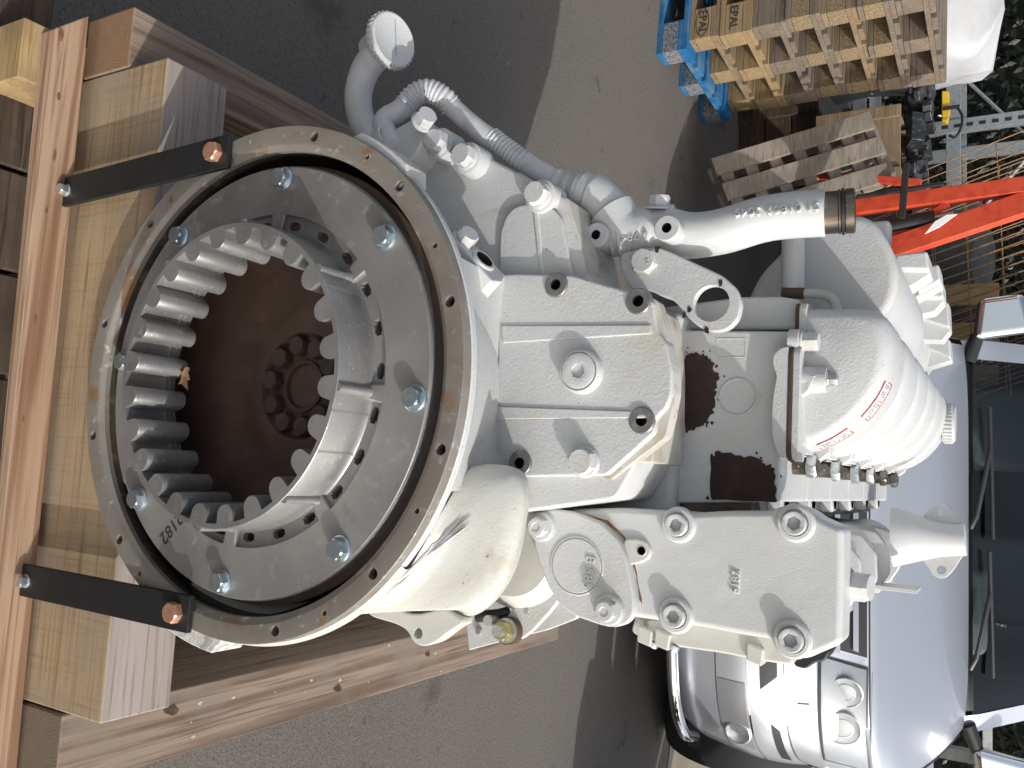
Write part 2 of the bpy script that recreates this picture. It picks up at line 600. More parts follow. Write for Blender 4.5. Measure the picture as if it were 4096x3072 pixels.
# ---------------------------------------------------------------- ground
def ground_material():
    m = bpy.data.materials.new("worn_asphalt")
    m.use_nodes = True
    nt = m.node_tree
    b = nt.nodes["Principled BSDF"]
    b.inputs["Roughness"].default_value = 0.85
    b.inputs["Specular IOR Level"].default_value = 0.3
    tc = nt.nodes.new("ShaderNodeTexCoord")
    def ns(scale, det):
        n = nt.nodes.new("ShaderNodeTexNoise")
        n.inputs["Scale"].default_value = scale
        n.inputs["Detail"].default_value = det
        n.inputs["Roughness"].default_value = 0.65
        nt.links.new(tc.outputs["Object"], n.inputs["Vector"])
        return n.outputs[0]
    def mix(f, lo, hi, a, c):
        r = nt.nodes.new("ShaderNodeMapRange")
        r.inputs["From Min"].default_value = lo
        r.inputs["From Max"].default_value = hi
        nt.links.new(f, r.inputs[0])
        x = nt.nodes.new("ShaderNodeMix")
        x.data_type = 'RGBA'
        nt.links.new(r.outputs[0], x.inputs[0])
        if isinstance(a, tuple): x.inputs[6].default_value = (*a, 1)
        else: nt.links.new(a, x.inputs[6])
        x.inputs[7].default_value = (*c, 1)
        return x.outputs[2]
    c = mix(ns(1.6, 5), .4, .62, (0.118, 0.108, 0.097), (0.138, 0.126, 0.112))
    v = nt.nodes.new("ShaderNodeTexVoronoi")
    v.inputs["Scale"].default_value = 190
    nt.links.new(tc.outputs["Object"], v.inputs["Vector"])
    c = mix(v.outputs["Color"], .25, .75, c, (0.145, 0.132, 0.115))
    c = mix(ns(170, 3), .55, .68, c, (0.05, 0.046, 0.042))
    c = mix(ns(120, 2), .715, .75, c, (0.34, 0.32, 0.28))
    c = mix(ns(9, 6), .64, .72, c, (0.07, 0.064, 0.058))
    c = mix(ns(2.3, 7), .60, .66, c, (0.085, 0.078, 0.070))
    c = mix(ns(38, 3), .69, .72, c, (0.20, 0.185, 0.16))
    nt.links.new(c, b.inputs["Base Color"])
    bn = nt.nodes.new("ShaderNodeBump")
    bn.inputs["Strength"].default_value = 0.4
    bn.inputs["Distance"].default_value = 0.0022
    nt.links.new(v.outputs["Distance"], bn.inputs["Height"])
    nt.links.new(bn.outputs[0], b.inputs["Normal"])
    return m
asphalt = build("asphalt_ground", [(-60, -40, 0), (60, -40, 0), (60, 80, 0), (-60, 80, 0)], [(0, 1, 2, 3)], ground_material())
asphalt["kind"] = "structure"
_pav = mk("tan_concrete", (0.27, 0.23, 0.18), 0.85, 0, [(4, (0.22, 0.19, 0.15), .4, .6, 5), (60, (0.17, 0.15, 0.12), .58, .68, 5)], bump=(120, .4, .002))
_p = [(1.2087,3.2959,0.004),(1.4592,3.2336,0.004),(2.4557,5.7441,0.004),(1.8923,5.9695,0.004)]
pav = build("concrete_pavement", [(p[0], p[1], .004) for p in [_p[0], (_p[1][0], _p[1][1], 0), (9, 3.6, 0), (9, 9, 0), (1.35, 9, 0)]], [(0, 1, 2, 3, 4)], _pav)
pav["kind"] = "structure"

# ---------------------------------------------------------------- the engine
ZC = 0.66        # height of the crankshaft axis
ENG = thing("marine_engine", "large white painted diesel engine with toothed flywheel coupling facing the camera", "engine", (0, 0.65, 0.25))
def E(*a):
    return a
BACK = (0, -1, 0)

def ring_pts(r, y, n, a0=0.0):
    return [(r * math.cos(a0 + 2 * math.pi * k / n), y, ZC + r * math.sin(a0 + 2 * math.pi * k / n)) for k in range(n)]

# flange ring of the housing, bare weathered steel, with twelve drilled holes
flange = lathe("housing_flange", [(.2572, .0), (.2755, .0), (.2765, .0015), (.2765, .012), (.25, .012), (.25, .006), (.2545, .003)], (0, 0, ZC), (0, 1, 0), FLANGE, ENG, 144, close=True)
holes = []
for k in range(12):
    a = math.radians(165.3 - 30 * k)
    holes.append((.2651 * math.cos(a), 0, ZC + .2651 * math.sin(a)))
cs = []
for hpos in holes:
    c = lathe("cutter", disc_prof(.0056, .03), (hpos[0], -.01, hpos[2]), (0, 1, 0), BLACKHOLE, None, 20)
    cs.append(c)
small = []
for aa in (147.5, 118, 62, 30, -33):
    a = math.radians(aa)
    cs.append(lathe("cutter", disc_prof(.0028, .03), (.2655 * math.cos(a), -.01, ZC + .2655 * math.sin(a)), (0, 1, 0), BLACKHOLE, None, 12))
cut(flange, cs)
for i, hpos in enumerate(holes):
    lathe("thread_insert", [(.0061, .002), (.0056, .0035), (.0061, .005), (.0056, .0065), (.0061, .008), (.0056, .0095), (.0058, .02), (0, .02)], hpos, (0, 1, 0), DARKSTEEL, flange, 16)
# inner lip and wall of the bell
lathe("bell_inner_wall", [(.2545, .003), (.2505, .010), (.2505, .026), (.2525, .03), (.2525, .048), (.215, .118), (.188, .18), (.05, .182)], (0, 0, ZC), (0, 1, 0), GREASE, ENG, 128)
# white painted outside of the bell housing
lathe("bell_housing", [(.2762, .0122), (.2775, .0135), (.2775, .020), (.268, .026), (.260, .036), (.236, .10), (.2, .19), (.19, .235)], (0, 0, ZC), (0, 1, 0), PAINT, ENG, 128)
# pads on the rim
def rim_pad(a_mid, half, r1, y0, y1, mat, name="rim_pad"):
    pts = []
    n = 8
    for k in range(n + 1):
        a = math.radians(a_mid - half + 2 * half * k / n)
        f = 1 if 0 < k < n else 0
        rr = r1 if f else .274
        pts.append((rr * math.cos(a), ZC + rr * math.sin(a)))
    for k in range(n, -1, -1):
        a = math.radians(a_mid - half + 2 * half * k / n)
        pts.append((.262 * math.cos(a), ZC + .262 * math.sin(a)))
    return prism(name, pts, y0, y1, mat, ENG, bevel=.002)
rim_pad(-14, 13, .293, .003, .045, CHIPPED)
rim_pad(146, 10, .285, .006, .04, PAINT)
# flywheel
FW = lathe("flywheel", [(.15, .088), (.2405, .066), (.2405, .028), (.2335, .0265), (.205, .0265), (.205, .074), (.175, .080), (.12, .082), (.095, .086), (.078, .079), (.062, .0795), (.058, .088), (0, .088)], (0, 0, ZC), (0, 1, 0), BROWNSTEEL, ENG, 96)
for k in range(10):
    a = math.radians(36 * k + 10)
    hexbolt("crankshaft_bolt", (.047 * math.cos(a), .087, ZC + .047 * math.sin(a)), BACK, .021, .012, HUBSTEEL, FW, washer=0, rot=.2 * k)
lathe("hub_recess", [(.030, -.001), (.030, -.004), (.026, -.004), (.024, .004), (0, .004)], (0, .087, ZC), (0, 1, 0), HUBSTEEL, FW, 32)

# coupling: flat plate, recessed pockets with vents, wall and internal teeth
CP = lathe("coupling_plate", [(.180, .008), (.2322, .008), (.2334, .0092), (.2334, .0262), (.180, .0262)], (0, 0, ZC), (0, 1, 0), RINGMETAL, ENG, 160, close=True)
lathe("plate_rim_edge", [(.2334, .0095), (.2345, .011), (.2345, .017), (.2336, .019)], (0, 0, ZC), (0, 1, 0), ALU, ENG, 128)
# pocket floor: polar grid, vent cells left open
def pocket_floor():
    vs, fs = [], []
    seg = 24 * 16
    rad = [.150, .1645, .1660, .1725, .1740, .181]
    for y in (.0138, .021):
        for r in rad:
            for k in range(seg):
                a = math.radians(85) + 2 * math.pi * k / seg
                vs.append((r * math.cos(a), y, ZC + r * math.sin(a)))
    nr = len(rad)
    def idx(s, i, k):
        return s * nr * seg + i * seg + k % seg
    openc = set()
    for k in range(seg):
        q = k % 16
        if 5 <= q <= 10:
            openc.add((2, k))
        if 6 <= q <= 9:
            openc.add((1, k)); openc.add((3, k))
    for i in range(nr - 1):
        for k in range(seg):
            if (i, k) in openc:
                for (di, dk, va, vb) in ((0, -1, (i, k), (i + 1, k)), (0, 1, (i, k + 1), (i + 1, k + 1)), (-1, 0, (i, k), (i, k + 1)), (1, 0, (i + 1, k), (i + 1, k + 1))):
                    if (i + di, (k + dk) % seg) not in openc:
                        fs.append((idx(0, *va), idx(0, *vb), idx(1, *vb), idx(1, *va)))
                continue
            for s in (0, 1):
                fs.append((idx(s, i, k), idx(s, i, k + 1), idx(s, i + 1, k + 1), idx(s, i + 1, k)))
    return build("vented_web", vs, fs, RINGMETAL, CP, angle=40)
pocket_floor()
# spokes bridging the pockets, and ribs running up the wall
for k in range(8):
    a = math.radians(85 + 45 * k)
    ca, sa = math.cos(a), math.sin(a)
    t = Vector((-sa, 0, ca)); r_ = Vector((ca, 0, sa))
    vs, fs = [], []
    for (rr, hw, y) in ((.1575, .0075, .0079), (.1842, .0105, .0079)):
        for sgn in (-1, 1):
            for yy in (y, .0205):
                p = r_ * rr + t * (sgn * hw)
                vs.append((p.x, yy, ZC + p.z))
    fs = [(0, 2, 6, 4), (1, 5, 7, 3), (0, 4, 5, 1), (2, 3, 7, 6), (0, 1, 3, 2), (4, 6, 7, 5)]
    build("web_spoke", vs, fs, RINGMETAL, CP, bevel=.0025)
    p = r_ * .1595
    tube("wall_rib", [(p.x, -.0355, ZC + p.z), (p.x * 1.002, .0, ZC + p.z * 1.002), (p.x * 1.008, .010, ZC + p.z * 1.008)], [.0045, .005, .0065], ALU, CP, 12)
# toothed ring: outline with 24 rounded internal teeth, swept through its depth
def toothed_ring():
    n = 24
    inner = []
    R0, RT, w = .1538, .1452, .0108      # root radius, tooth lobe centre, lobe radius
    for k in range(n):
        c = math.radians(84.5 + 15 * k)
        half = math.radians(7.5)
        # root arc
        for q in range(5):
            a = c - half + half * .40 * q / 4
            inner.append((R0, a))
        # lobe
        for q in range(9):
            b = math.pi * (q / 8)
            px = RT - w * math.sin(b) + 0.0
            off = -w * math.cos(b)
            inner.append((math.hypot(px, off), c + math.atan2(off, px)))
        for q in range(5):
            a = c + half - half * .40 * (4 - q) / 4
            inner.append((R0, a))
    m = len(inner)
    outer = [(None, a) for r, a in inner]
    rows = []
    def row(f):
        rows.append([f(r, a) for r, a in inner])
    P = lambda r, a, y: (r * math.cos(a), y, ZC + r * math.sin(a))
    row(lambda r, a: P(.1628, a, .0140))
    row(lambda r, a: P(.1612, a, .0118))
    row(lambda r, a: P(.1602, a, .0060))
    row(lambda r, a: P(.1596, a, -.0350))
    row(lambda r, a: P(.1588, a, -.0362))
    row(lambda r, a: P(r + .0008 if r < R0 - .0004 else r, a, -.0362))
    row(lambda r, a: P(r, a, -.0352))
    row(lambda r, a: P(r - (.0006 if r < R0 - .0004 else 0), a, .030))
    row(lambda r, a: P(.158, a, .030))
    vs = [v for rr in rows for v in rr]
    fs = []
    for i in range(len(rows) - 1):
        for k in range(m):
            k2 = (k + 1) % m
            fs.append((i * m + k, i * m + k2, (i + 1) * m + k2, (i + 1) * m + k))
    return build("toothed_ring", vs, fs, ALU, CP, angle=38)
toothed_ring()
for k in range(8):
    a = math.radians(174.8 - 45 * k)
    hexbolt("coupling_bolt", (.2191 * math.cos(a), .008, ZC + .2191 * math.sin(a)), BACK, .019, .0075, ZINC, CP, washer=.0135, rot=.4 + .31 * k)
_a = math.radians(-27)
letters("handwriting", "N2182", .021, (0.1635,0.0076,0.5572), (.72, 0, -.69), (.69, 0, .72), INK, CP, ext=.0002)
# dead leaf caught in the flywheel
lf = []
_c = Vector((-0.0029,0.02,0.5338))
for k in range(14):
    a = 2 * math.pi * k / 14
    rr = .012 * (1 + .45 * math.sin(5 * a)) * (1 if k % 2 else .8)
    lf.append((_c.x + rr * math.cos(a), _c.y + .002 * math.sin(3 * a), _c.z + rr * .8 * math.sin(a)))
leaf = build("dead_leaf", lf + [(p[0], p[1] + .001, p[2]) for p in lf], [list(range(14)), list(range(14, 28))[::-1]] + [(i, i + 14, (i + 1) % 14 + 14, (i + 1) % 14) for i in range(14)], mk("dry_leaf", (0.30, 0.16, 0.09), .8, 0, [(60, (.42, .25, .15), .45, .65, 4)]))
tag(leaf, "small dry brown leaf caught inside the toothed flywheel ring", "leaf")

# ---- gear case behind the bell
YG = .205
gc_back = [(-0.3442,0.205,0.682),(-0.3535,0.205,0.7021),(-0.3427,0.205,0.7322),(-0.2512,0.205,0.8883),(-0.2282,0.205,0.9259),(-0.179,0.205,0.9433),(-0.1356,0.205,0.956),(-0.1116,0.205,1.0134),(-0.0807,0.205,1.0286),(-0.021,0.205,1.0344),(0.0328,0.205,1.0337),(0.0722,0.205,1.0221),(0.1064,0.205,1.0027),(0.1317,0.205,0.8733),(0.133,0.205,0.7843),(0.0239,0.205,0.7342),(-0.1529,0.205,0.6826),(-0.2645,0.205,0.665)]
GC = prism("gear_case", gc_back, YG, .31, PAINT, ENG, bevel=.004, rad=.008)
# lighter raised area of the left part and its step
prism("raised_panel", [(-0.1411,0.198,0.8452),(-0.1942,0.198,0.8428),(-0.2143,0.198,0.849),(-0.2244,0.198,0.8597),(-0.2272,0.198,0.8752),(-0.2222,0.198,0.8908),(-0.2202,0.198,0.9091),(-0.2058,0.198,0.923),(-0.1349,0.198,0.9422)], .198, .2065, PAINT, GC, bevel=.003, rad=.006)
prism("raised_rib", [(-0.2184,0.195,0.8866),(-0.22,0.195,0.8926),(-0.1365,0.195,0.9074),(-0.1368,0.195,0.9014)], .1958, .199, PAINT, GC, bevel=.0015)
# dark weathered joint along the outer edge of the left part
prism("joint_edge", [(-0.236,0.209,0.906),(-0.2295,0.209,0.9244),(-0.1801,0.209,0.9424),(-0.1345,0.209,0.9541),(-0.1351,0.209,0.9449),(-0.181,0.209,0.9325),(-0.2261,0.209,0.9162)], .2055, .306, DIRTY, GC, bevel=.002, mapper=lambda v: (v[0] - .0015, v[1], v[2] + .0015))
# plate with four bosses
YP = .188
plate = [(-0.1428,0.188,0.8523),(-0.1423,0.188,0.8759),(-0.1356,0.188,0.9459),(-0.1071,0.188,1.0336),(-0.1007,0.188,1.0426),(-0.082,0.188,1.0454),(-0.0692,0.188,1.049),(-0.0564,0.188,1.0586),(-0.0284,0.188,1.0658),(-0.0047,0.188,1.0662),(0.0096,0.188,1.0614),(0.0217,0.188,1.05),(0.0359,0.188,1.0496),(0.0821,0.188,0.9983),(0.0887,0.188,0.9041),(0.089,0.188,0.8792),(0.0674,0.188,0.8632),(0.0389,0.188,0.8538),(0.0125,0.188,0.8519),(0.0018,0.188,0.8574)]
PL = prism("cover_plate", plate, YP, .215, PAINT, ENG, bevel=.004, rad=.004, seg=3)
prism("rim_step", [(-0.1109,0.196,1.0303),(-0.1033,0.196,1.0435),(-0.0833,0.196,1.0505),(-0.0611,0.196,1.0555),(-0.0343,0.196,1.0647),(-0.0055,0.196,1.0668),(0.0184,0.196,1.0628),(0.0399,0.196,1.0578),(0.0863,0.196,0.9992),(0.0839,0.196,0.9895),(0.0381,0.196,1.0395),(0.0089,0.196,1.0565),(-0.0295,0.196,1.0599),(-0.0588,0.196,1.0516),(-0.0836,0.196,1.0403),(-0.1027,0.196,1.0353)], .196, .216, DIRTY, GC, bevel=.002, rad=.003)
prism("top_ledge", [(-0.1159,0.225,1.0106),(-0.1048,0.225,1.0261),(-0.0841,0.225,1.0313),(-0.0335,0.225,1.0356),(0.0165,0.225,1.0368),(0.066,0.225,1.0347),(0.067,0.225,1.0137),(0.017,0.225,1.0113),(-0.0337,0.225,1.009)], .225, .318, DIRTY, GC, bevel=.002)
# step down to the bell: a fillet-like apron below the plate
vs = []
ap1 = [(-0.1383,0.188,0.8539),(-0.084,0.188,0.8514),(-0.0302,0.188,0.8502),(0.0231,0.188,0.8527),(0.0546,0.188,0.8574),(0.0903,0.188,0.8745)]
ap0 = [(-0.1247,0.1,0.8749),(-0.0676,0.1,0.8774),(-0.0186,0.1,0.8787),(0.0298,0.1,0.88),(0.0681,0.1,0.8806),(0.1056,0.1,0.8891)]
n = len(ap1)
for (a, b) in zip(ap0, ap1):
    a = Vector(a); b = Vector(b)
    rr = math.hypot(a.x, a.z - ZC)
    s = .249 / rr
    A = Vector((a.x * s * 1.042, .034, ZC + (a.z - ZC) * s * 1.042))
    B = Vector((b.x, .193, b.z + .005))
    M = Vector((B.x * .6 + A.x * .4, .176, B.z - .004))
    for t in [q / 7 for q in range(8)]:
        vs.append((1 - t) ** 2 * A + 2 * t * (1 - t) * M + t * t * B)
build("apron", vs, [(i * 8 + k, i * 8 + k + 1, (i + 1) * 8 + k + 1, (i + 1) * 8 + k) for i in range(n - 1) for k in range(7)], PAINT, GC, angle=80)
# wedge bands on the plate
prism("plate_band", [(-0.0818,0.186,0.859),(-0.0764,0.186,1.0409),(-0.0666,0.186,1.0423),(-0.0613,0.186,0.8622)], YP - .0022, YP + .001, PAINT, PL, bevel=.0018)
prism("plate_band", [(0.011,0.186,0.8555),(0.0143,0.186,1.0449),(0.021,0.186,1.0457),(0.0263,0.186,0.8566)], YP - .0022, YP + .001, PAINT, PL, bevel=.0018)
BOSSGREY = mk("machined_boss", (0.20, 0.195, 0.19), 0.45, 0.5, [(120, (0.30, 0.29, 0.28), .5, .7, 4)])
_bs = [(-0.1251,0.185,0.9274),(-0.1019,0.185,1.0262),(0.0236,0.185,1.0356),(0.0739,0.185,0.8942)]
cut(PL, [lathe('cutter', disc_prof(.0066, .05), (p[0], .17, p[2]), (0, 1, 0), PAINT, None, 24) for p in _bs])
for p in _bs:
    boss("threaded_boss", (p[0], YP, p[2]), BACK, .0142, .0062, BOSSGREY, PL, h=.003, depth=.014)
_p = (-0.0272,0.18,0.9649)
lathe("plug_collar", [(.0245, -.002), (.0245, .002), (.0235, .010), (.0215, .0115), (.0205, .0105), (.0205, .0095), (0, .0095)], (_p[0], YP, _p[2]), BACK, PAINT, PL, 40)
socketbolt("screw_plug", (_p[0], YP - .009, _p[2]), BACK, .0195, .004, PAINT, PL, key=.0085)
_p = (0.0693,0.185,0.9733)
hexbolt("cover_bolt", (_p[0], YP, _p[2]), BACK, .026, .011, PAINT, PL, washer=.0172, rot=.1)
for p, yb_ in zip([(-0.3109,0.18,0.758),(-0.2884,0.18,0.7977),(-0.2324,0.18,0.897)], (.180, .184, .192)):
    lathe("bolt_pad", [(.0205, -.03), (.0195, -.001), (.018, .0), (0, .0)], (p[0], yb_, p[2]), BACK, PAINT, GC, 28)
    hexbolt("case_bolt", (p[0], yb_, p[2]), BACK, .0250, .0110, PAINT, GC, washer=.0160, rot=random.random())
# flank casting with filler neck flange at the far left
prism("filler_base", [(-0.3125,0.17,0.6845),(-0.331,0.17,0.6939),(-0.3404,0.17,0.722),(-0.3454,0.17,0.7357),(-0.3313,0.17,0.7495),(-0.3138,0.17,0.7489),(-0.2926,0.17,0.7332),(-0.2826,0.17,0.7198),(-0.2945,0.17,0.6971)], .165, .25, PAINT, GC, bevel=.004, rad=.006)
_p = (-0.3327,0.16,0.7427)
hexbolt("case_bolt", (_p[0], .164, _p[2]), (-.35, -.45, .8), .023, .013, PAINT, GC, washer=.015)
# angled port casting next to the bell with a threaded hole
vs = []
w_ = Vector((-.6, -.15, .78)).normalized()
_c = Vector((-0.1422,0.13,0.864))
_ex = Vector((.62, .35, .55)); _ex = (_ex - w_ * _ex.dot(w_)).normalized()
_ey = w_.cross(_ex)
port = prism("angled_port", [(-.040, -.015), (.026, -.019), (.032, 0), (.026, .019), (-.040, .015), (-.047, 0)], -.002, .055, PAINT, GC, bevel=.0025, mapper=lambda q: _c + _ex * q[0] + _ey * q[2] - w_ * q[1])
cut(port, [lathe("cutter", disc_prof(.0112, .06), _c + w_ * .02, -w_, PAINT, None, 28)])
boss("port_thread", _c + w_ * .002, w_, .0150, .0108, PAINT, GC, h=.003, depth=.03, holemat=STEELPIPE)
_p = _c - _ex * .030 + w_ * .002
hexbolt("port_plug", _p, w_ + Vector((0, -.25, .1)), .021, .013, PAINT, GC, washer=.0)

# oil filler neck and cap
pth = catmull([(-0.3187,0.17,0.6668),(-0.364,0.19,0.6229),(-0.4079,0.2,0.6038),(-0.4419,0.2,0.6134),(-0.459,0.195,0.6396)], 8)
rad = [.0170 + .0035 * max(0, (i / (len(pth) - 1) - .1)) for i in range(len(pth))]
NK = tube("oil_filler_neck", pth, rad, PAINT, ENG, 24)
_c = Vector((-0.4695,0.195,0.6511)); _d = Vector((-.02, -.20, .98)).normalized()
lathe("neck_collar", [(.0185, -.036), (.0205, -.026), (.0255, -.014), (.031, -.003), (.031, .0)], _c, _d, PAINT, NK, 32)
cap = lathe("filler_cap", [(.030, 0), (.0355, .001), (.0365, .003), (.0365, .012), (.0352, .0145), (.033, .0152), (.0315, .0142), (0, .0145)], _c, _d, PAINT, NK, 48)
uu, vv, ww = frame(_d)
for k in range(30):
    a = 2 * math.pi * k / 30
    p = _c + (uu * math.cos(a) + vv * math.sin(a)) * .0367
    tube("grip_ridge", [p + _d * .003, p + _d * .0112], .0011, PAINT, cap, 6) if False else None
vs, fs = [], []
for k in range(30):
    a = 2 * math.pi * k / 30
    r_ = uu * math.cos(a) + vv * math.sin(a); t_ = ww.cross(r_)
    s = len(vs)
    for tt in (.003, .0115):
        for (rr, o) in ((.036, -.0016), (.0378, -.001), (.0378, .001), (.036, .0016)):
            vs.append(_c + r_ * rr + t_ * o + _d * tt)
    fs += [(s, s + 1, s + 5, s + 4), (s + 1, s + 2, s + 6, s + 5), (s + 2, s + 3, s + 7, s + 6), (s, s + 1, s + 2, s + 3), (s + 4, s + 5, s + 6, s + 7)]
build("cap_grip", vs, fs, PAINT, NK, angle=20)
# zig-zag paint crack on the cap
ck = [Vector(p) for p in [(-0.4964,0.195,0.6456),(-0.4866,0.195,0.655),(-0.4841,0.195,0.6544),(-0.4789,0.195,0.6611),(-0.4738,0.195,0.6608),(-0.4688,0.195,0.6666),(-0.4639,0.195,0.6655),(-0.4576,0.195,0.6714),(-0.4495,0.195,0.6736)]]
vs = []
for p in ck:
    q = p - _d * ((p - _c - _d * .0149).dot(_d))
    vs += [q + uu * .0004, q - uu * .0004]
build("paint_crack", vs, [(2 * i, 2 * i + 1, 2 * i + 3, 2 * i + 2) for i in range(len(ck) - 1)], LABELINK, cap, smooth=False)

# breather hose: elbow, corrugated and plain lengths
def hose(name, pts, rad, corr, mat, parent, k=8, pitch=.0054, depth=.0024):
    P = resample(catmull(pts, 12), .0013 if corr else .006)
    if corr:
        r = [rad + depth * (0.5 + .5 * math.cos(2 * math.pi * i * .0013 / pitch)) for i in range(len(P))]
    else:
        r = rad
    return tube(name, P, r, mat, parent, 20, angle=60)
HOSE = hose("breather_hose", [(-0.3061,0.165,0.7),(-0.3257,0.17,0.6855),(-0.3454,0.175,0.6723),(-0.357,0.18,0.6733),(-0.3633,0.184,0.686),(-0.3748,0.189,0.6989)], .0140, False, GREYPAINT, ENG)
hose("corrugated_hose", [(-0.3706,0.188,0.6927),(-0.3865,0.193,0.7052),(-0.3927,0.2,0.7215),(-0.3841,0.21,0.7383),(-0.3741,0.22,0.7451)], .0132, True, GREYPAINT, HOSE)
hose("plain_hose", [(-0.3776,0.217,0.7426),(-0.3598,0.222,0.7619),(-0.339,0.23,0.7862),(-0.3283,0.235,0.8018)], .0128, False, GREYPAINT, HOSE)
hose("corrugated_hose", [(-0.3311,0.235,0.7988),(-0.3178,0.24,0.8158),(-0.3047,0.245,0.8325),(-0.2972,0.25,0.8435)], .0122, True, GREYPAINT, HOSE)
hose("plain_hose", [(-0.3008,0.25,0.8393),(-0.2896,0.255,0.8557),(-0.279,0.26,0.8731),(-0.2713,0.262,0.8841)], .0132, False, GREYPAINT, HOSE)
_a = Vector((-0.2749,0.262,0.8788)); _b = Vector((-0.2597,0.27,0.9149))
ax = (_b - _a)
Ln = ax.length
lathe("hose_coupling", [(.0135, 0), (.0162, .001), (.0162, .004), (.0148, .006), (.0148, .011), (.0162, .013), (.0162, .0185), (.0148, .020), (.0152, Ln * .60), (.0172, Ln * .62), (.0172, Ln * .72), (.0212, Ln * .74), (.0212, Ln * .93), (.0195, Ln)], _a, ax, GREYPAINT, HOSE, 32)
_a = Vector((-0.3148,0.17,0.6895)); _b = Vector((-0.3114,0.175,0.7049))
lathe("hose_clamp", [(.0158, -.004), (.0185, -.003), (.0185, .010), (.0175, .012), (.0195, .013), (.0195, .026), (.018, .028)], Vector((-0.3234,0.17,0.6843)), Vector((.10, .03, -.28)), GREYPAINT, HOSE, 28)

# water pipe casting above the hose
WP = tube("water_pipe", catmull([(-0.2629,0.268,0.9119),(-0.2526,0.272,0.9317),(-0.2356,0.275,0.9482),(-0.2111,0.28,0.9635),(-0.2009,0.285,0.9855)], 8), [.0215] * 5 + [.024] * 12 + [.029] * 16, ROUGHCAST, ENG, 28)
tube("pipe_body", catmull([(-0.2027,0.28,0.9501),(-0.2044,0.285,0.9706),(-0.207,0.29,0.9949),(-0.2096,0.295,1.0245)], 8), [.024] * 4 + [.031] * 14 + [.029] * 7, ROUGHCAST, WP, 28)
pth = catmull([(-0.2067,0.295,1.0133),(-0.2002,0.295,1.0417),(-0.2032,0.3,1.0783),(-0.2153,0.31,1.1175),(-0.2191,0.315,1.1471),(-0.2196,0.32,1.1874)], 8)
tube("pipe_outlet", pth, [.029 - .003 * min(1, i / 12) for i in range(len(pth))], ROUGHCAST, WP, 32)
e0 = Vector((-0.2196,0.32,1.1874)); e1 = Vector((-0.2206,0.325,1.2178))
ax = e1 - e0; Ln = ax.length
lathe("pipe_end", [(.0255, -.002), (.0235, -.001), (.0232, Ln * .05), (.0232, Ln * .42), (.0245, Ln * .45), (.0245, Ln * .5), (.0225, Ln * .52), (.0225, Ln * .66), (.0245, Ln * .68), (.0245, Ln * .95), (.0232, Ln), (.0205, Ln), (.0205, Ln * .3), (0, Ln * .3)], e0, ax, STEELPIPE, WP, 40)
lathe("o_ring", [(.0222, Ln * .53), (.0255, Ln * .55), (.0255, Ln * .63), (.0222, Ln * .65)], e0, ax, RUBBER, WP, 36)
for p, q in zip([(-0.1965,0.245,0.9452),(-0.1967,0.245,1.0319)], ((.2), (.25))):
    lathe("boss_neck", [(.0145, -.001), (.0135, .006), (.0135, .04)], (p[0], .247, p[2]), (0, 1, 0), ROUGHCAST, WP, 24)
    boss("drilled_boss", (p[0], .247, p[2]), BACK, .0150, .0058, ROUGHCAST, WP, h=.002, depth=.02)
_p = Vector((-0.2308,0.28,1.0086))
hexbolt("pipe_plug", _p, (-.85, -.2, .1), .021, .013, ROUGHCAST, WP, washer=.0165)
# lettering on the pipe, cast upside down and reading towards the ground
_p0 = Vector((-0.2189,0.2915,1.1787)); _p1 = Vector((-0.2166,0.279,1.106))
_d = (_p1 - _p0)
letters("cast_number", "51 01802 3049", .0150, (_p0 + _p1) / 2, _d, (1, -.42, 0), ROUGHCAST, WP, ext=.0022)
_p0 = Vector((-0.1954,0.252,0.9732))
letters("cast_number", "1 784", .015, (-0.194,0.2565,0.9898), Vector((.02, -.06, -1)), (1, -.1, 0), ROUGHCAST, WP, ext=.0015)

# lifting eye plate with a real hole
LE = prism("lifting_eye", [(-0.1778,0.262,0.9698),(-0.1806,0.262,1.0041),(-0.1807,0.262,1.0153),(-0.1742,0.262,1.03),(-0.1424,0.262,1.0917),(-0.1276,0.262,1.1074),(-0.1105,0.262,1.114),(-0.0929,0.262,1.1106),(-0.0821,0.262,1.0998),(-0.0796,0.262,1.0836),(-0.0852,0.262,1.0689),(-0.095,0.262,1.0569),(-0.1178,0.262,1.0372),(-0.1228,0.262,1.0233),(-0.1317,0.262,1.0063),(-0.1287,0.262,0.9923),(-0.1415,0.262,0.9785),(-0.1585,0.262,0.9707)], .262, .274, PAINT, ENG, bevel=.0022, rad=.006)
_p = (-0.1121,0.262,1.0804)
c = lathe("cutter", disc_prof(.0206, .05), (_p[0], .24, _p[2]), (0, 1, 0), PAINT, None, 40)
cut(LE, [c])
lathe("eye_bore", [(.0207, .2625), (.0201, .2635), (.0201, .273)], (_p[0], 0, _p[2]), (0, 1, 0), PAINT, LE, 40)
_q = (-0.1634,0.26,1.0023)
hexbolt("eye_bolt", (_q[0], .2618, _q[2]), BACK, .0265, .012, PAINT, LE, rot=.25)
letters("bolt_stamp", "8.8", .0058, (_q[0] + .002, .2495, _q[2] + .006), (1, 0, .3), (-.3, 0, 1), DIRTY, LE, ext=.0003)
for sx, sz, sd in ((.006, -.024, 3), (.030, -.004, 5), (-.022, .010, 8), (.012, -.030, 9)):
    prism("rust_chip", blotch(_p[0] + sx, _p[2] + sz, .0035, .0022, 14, .35, sd), .2612, .2622, RUST, LE, bevel=0)
prism("rust_chip", blotch(*xz([(-0.178,0.262,1.0154)])[0], .0035, .003, 14, .3, 2), .2608, .2622, RUST, LE, bevel=0)

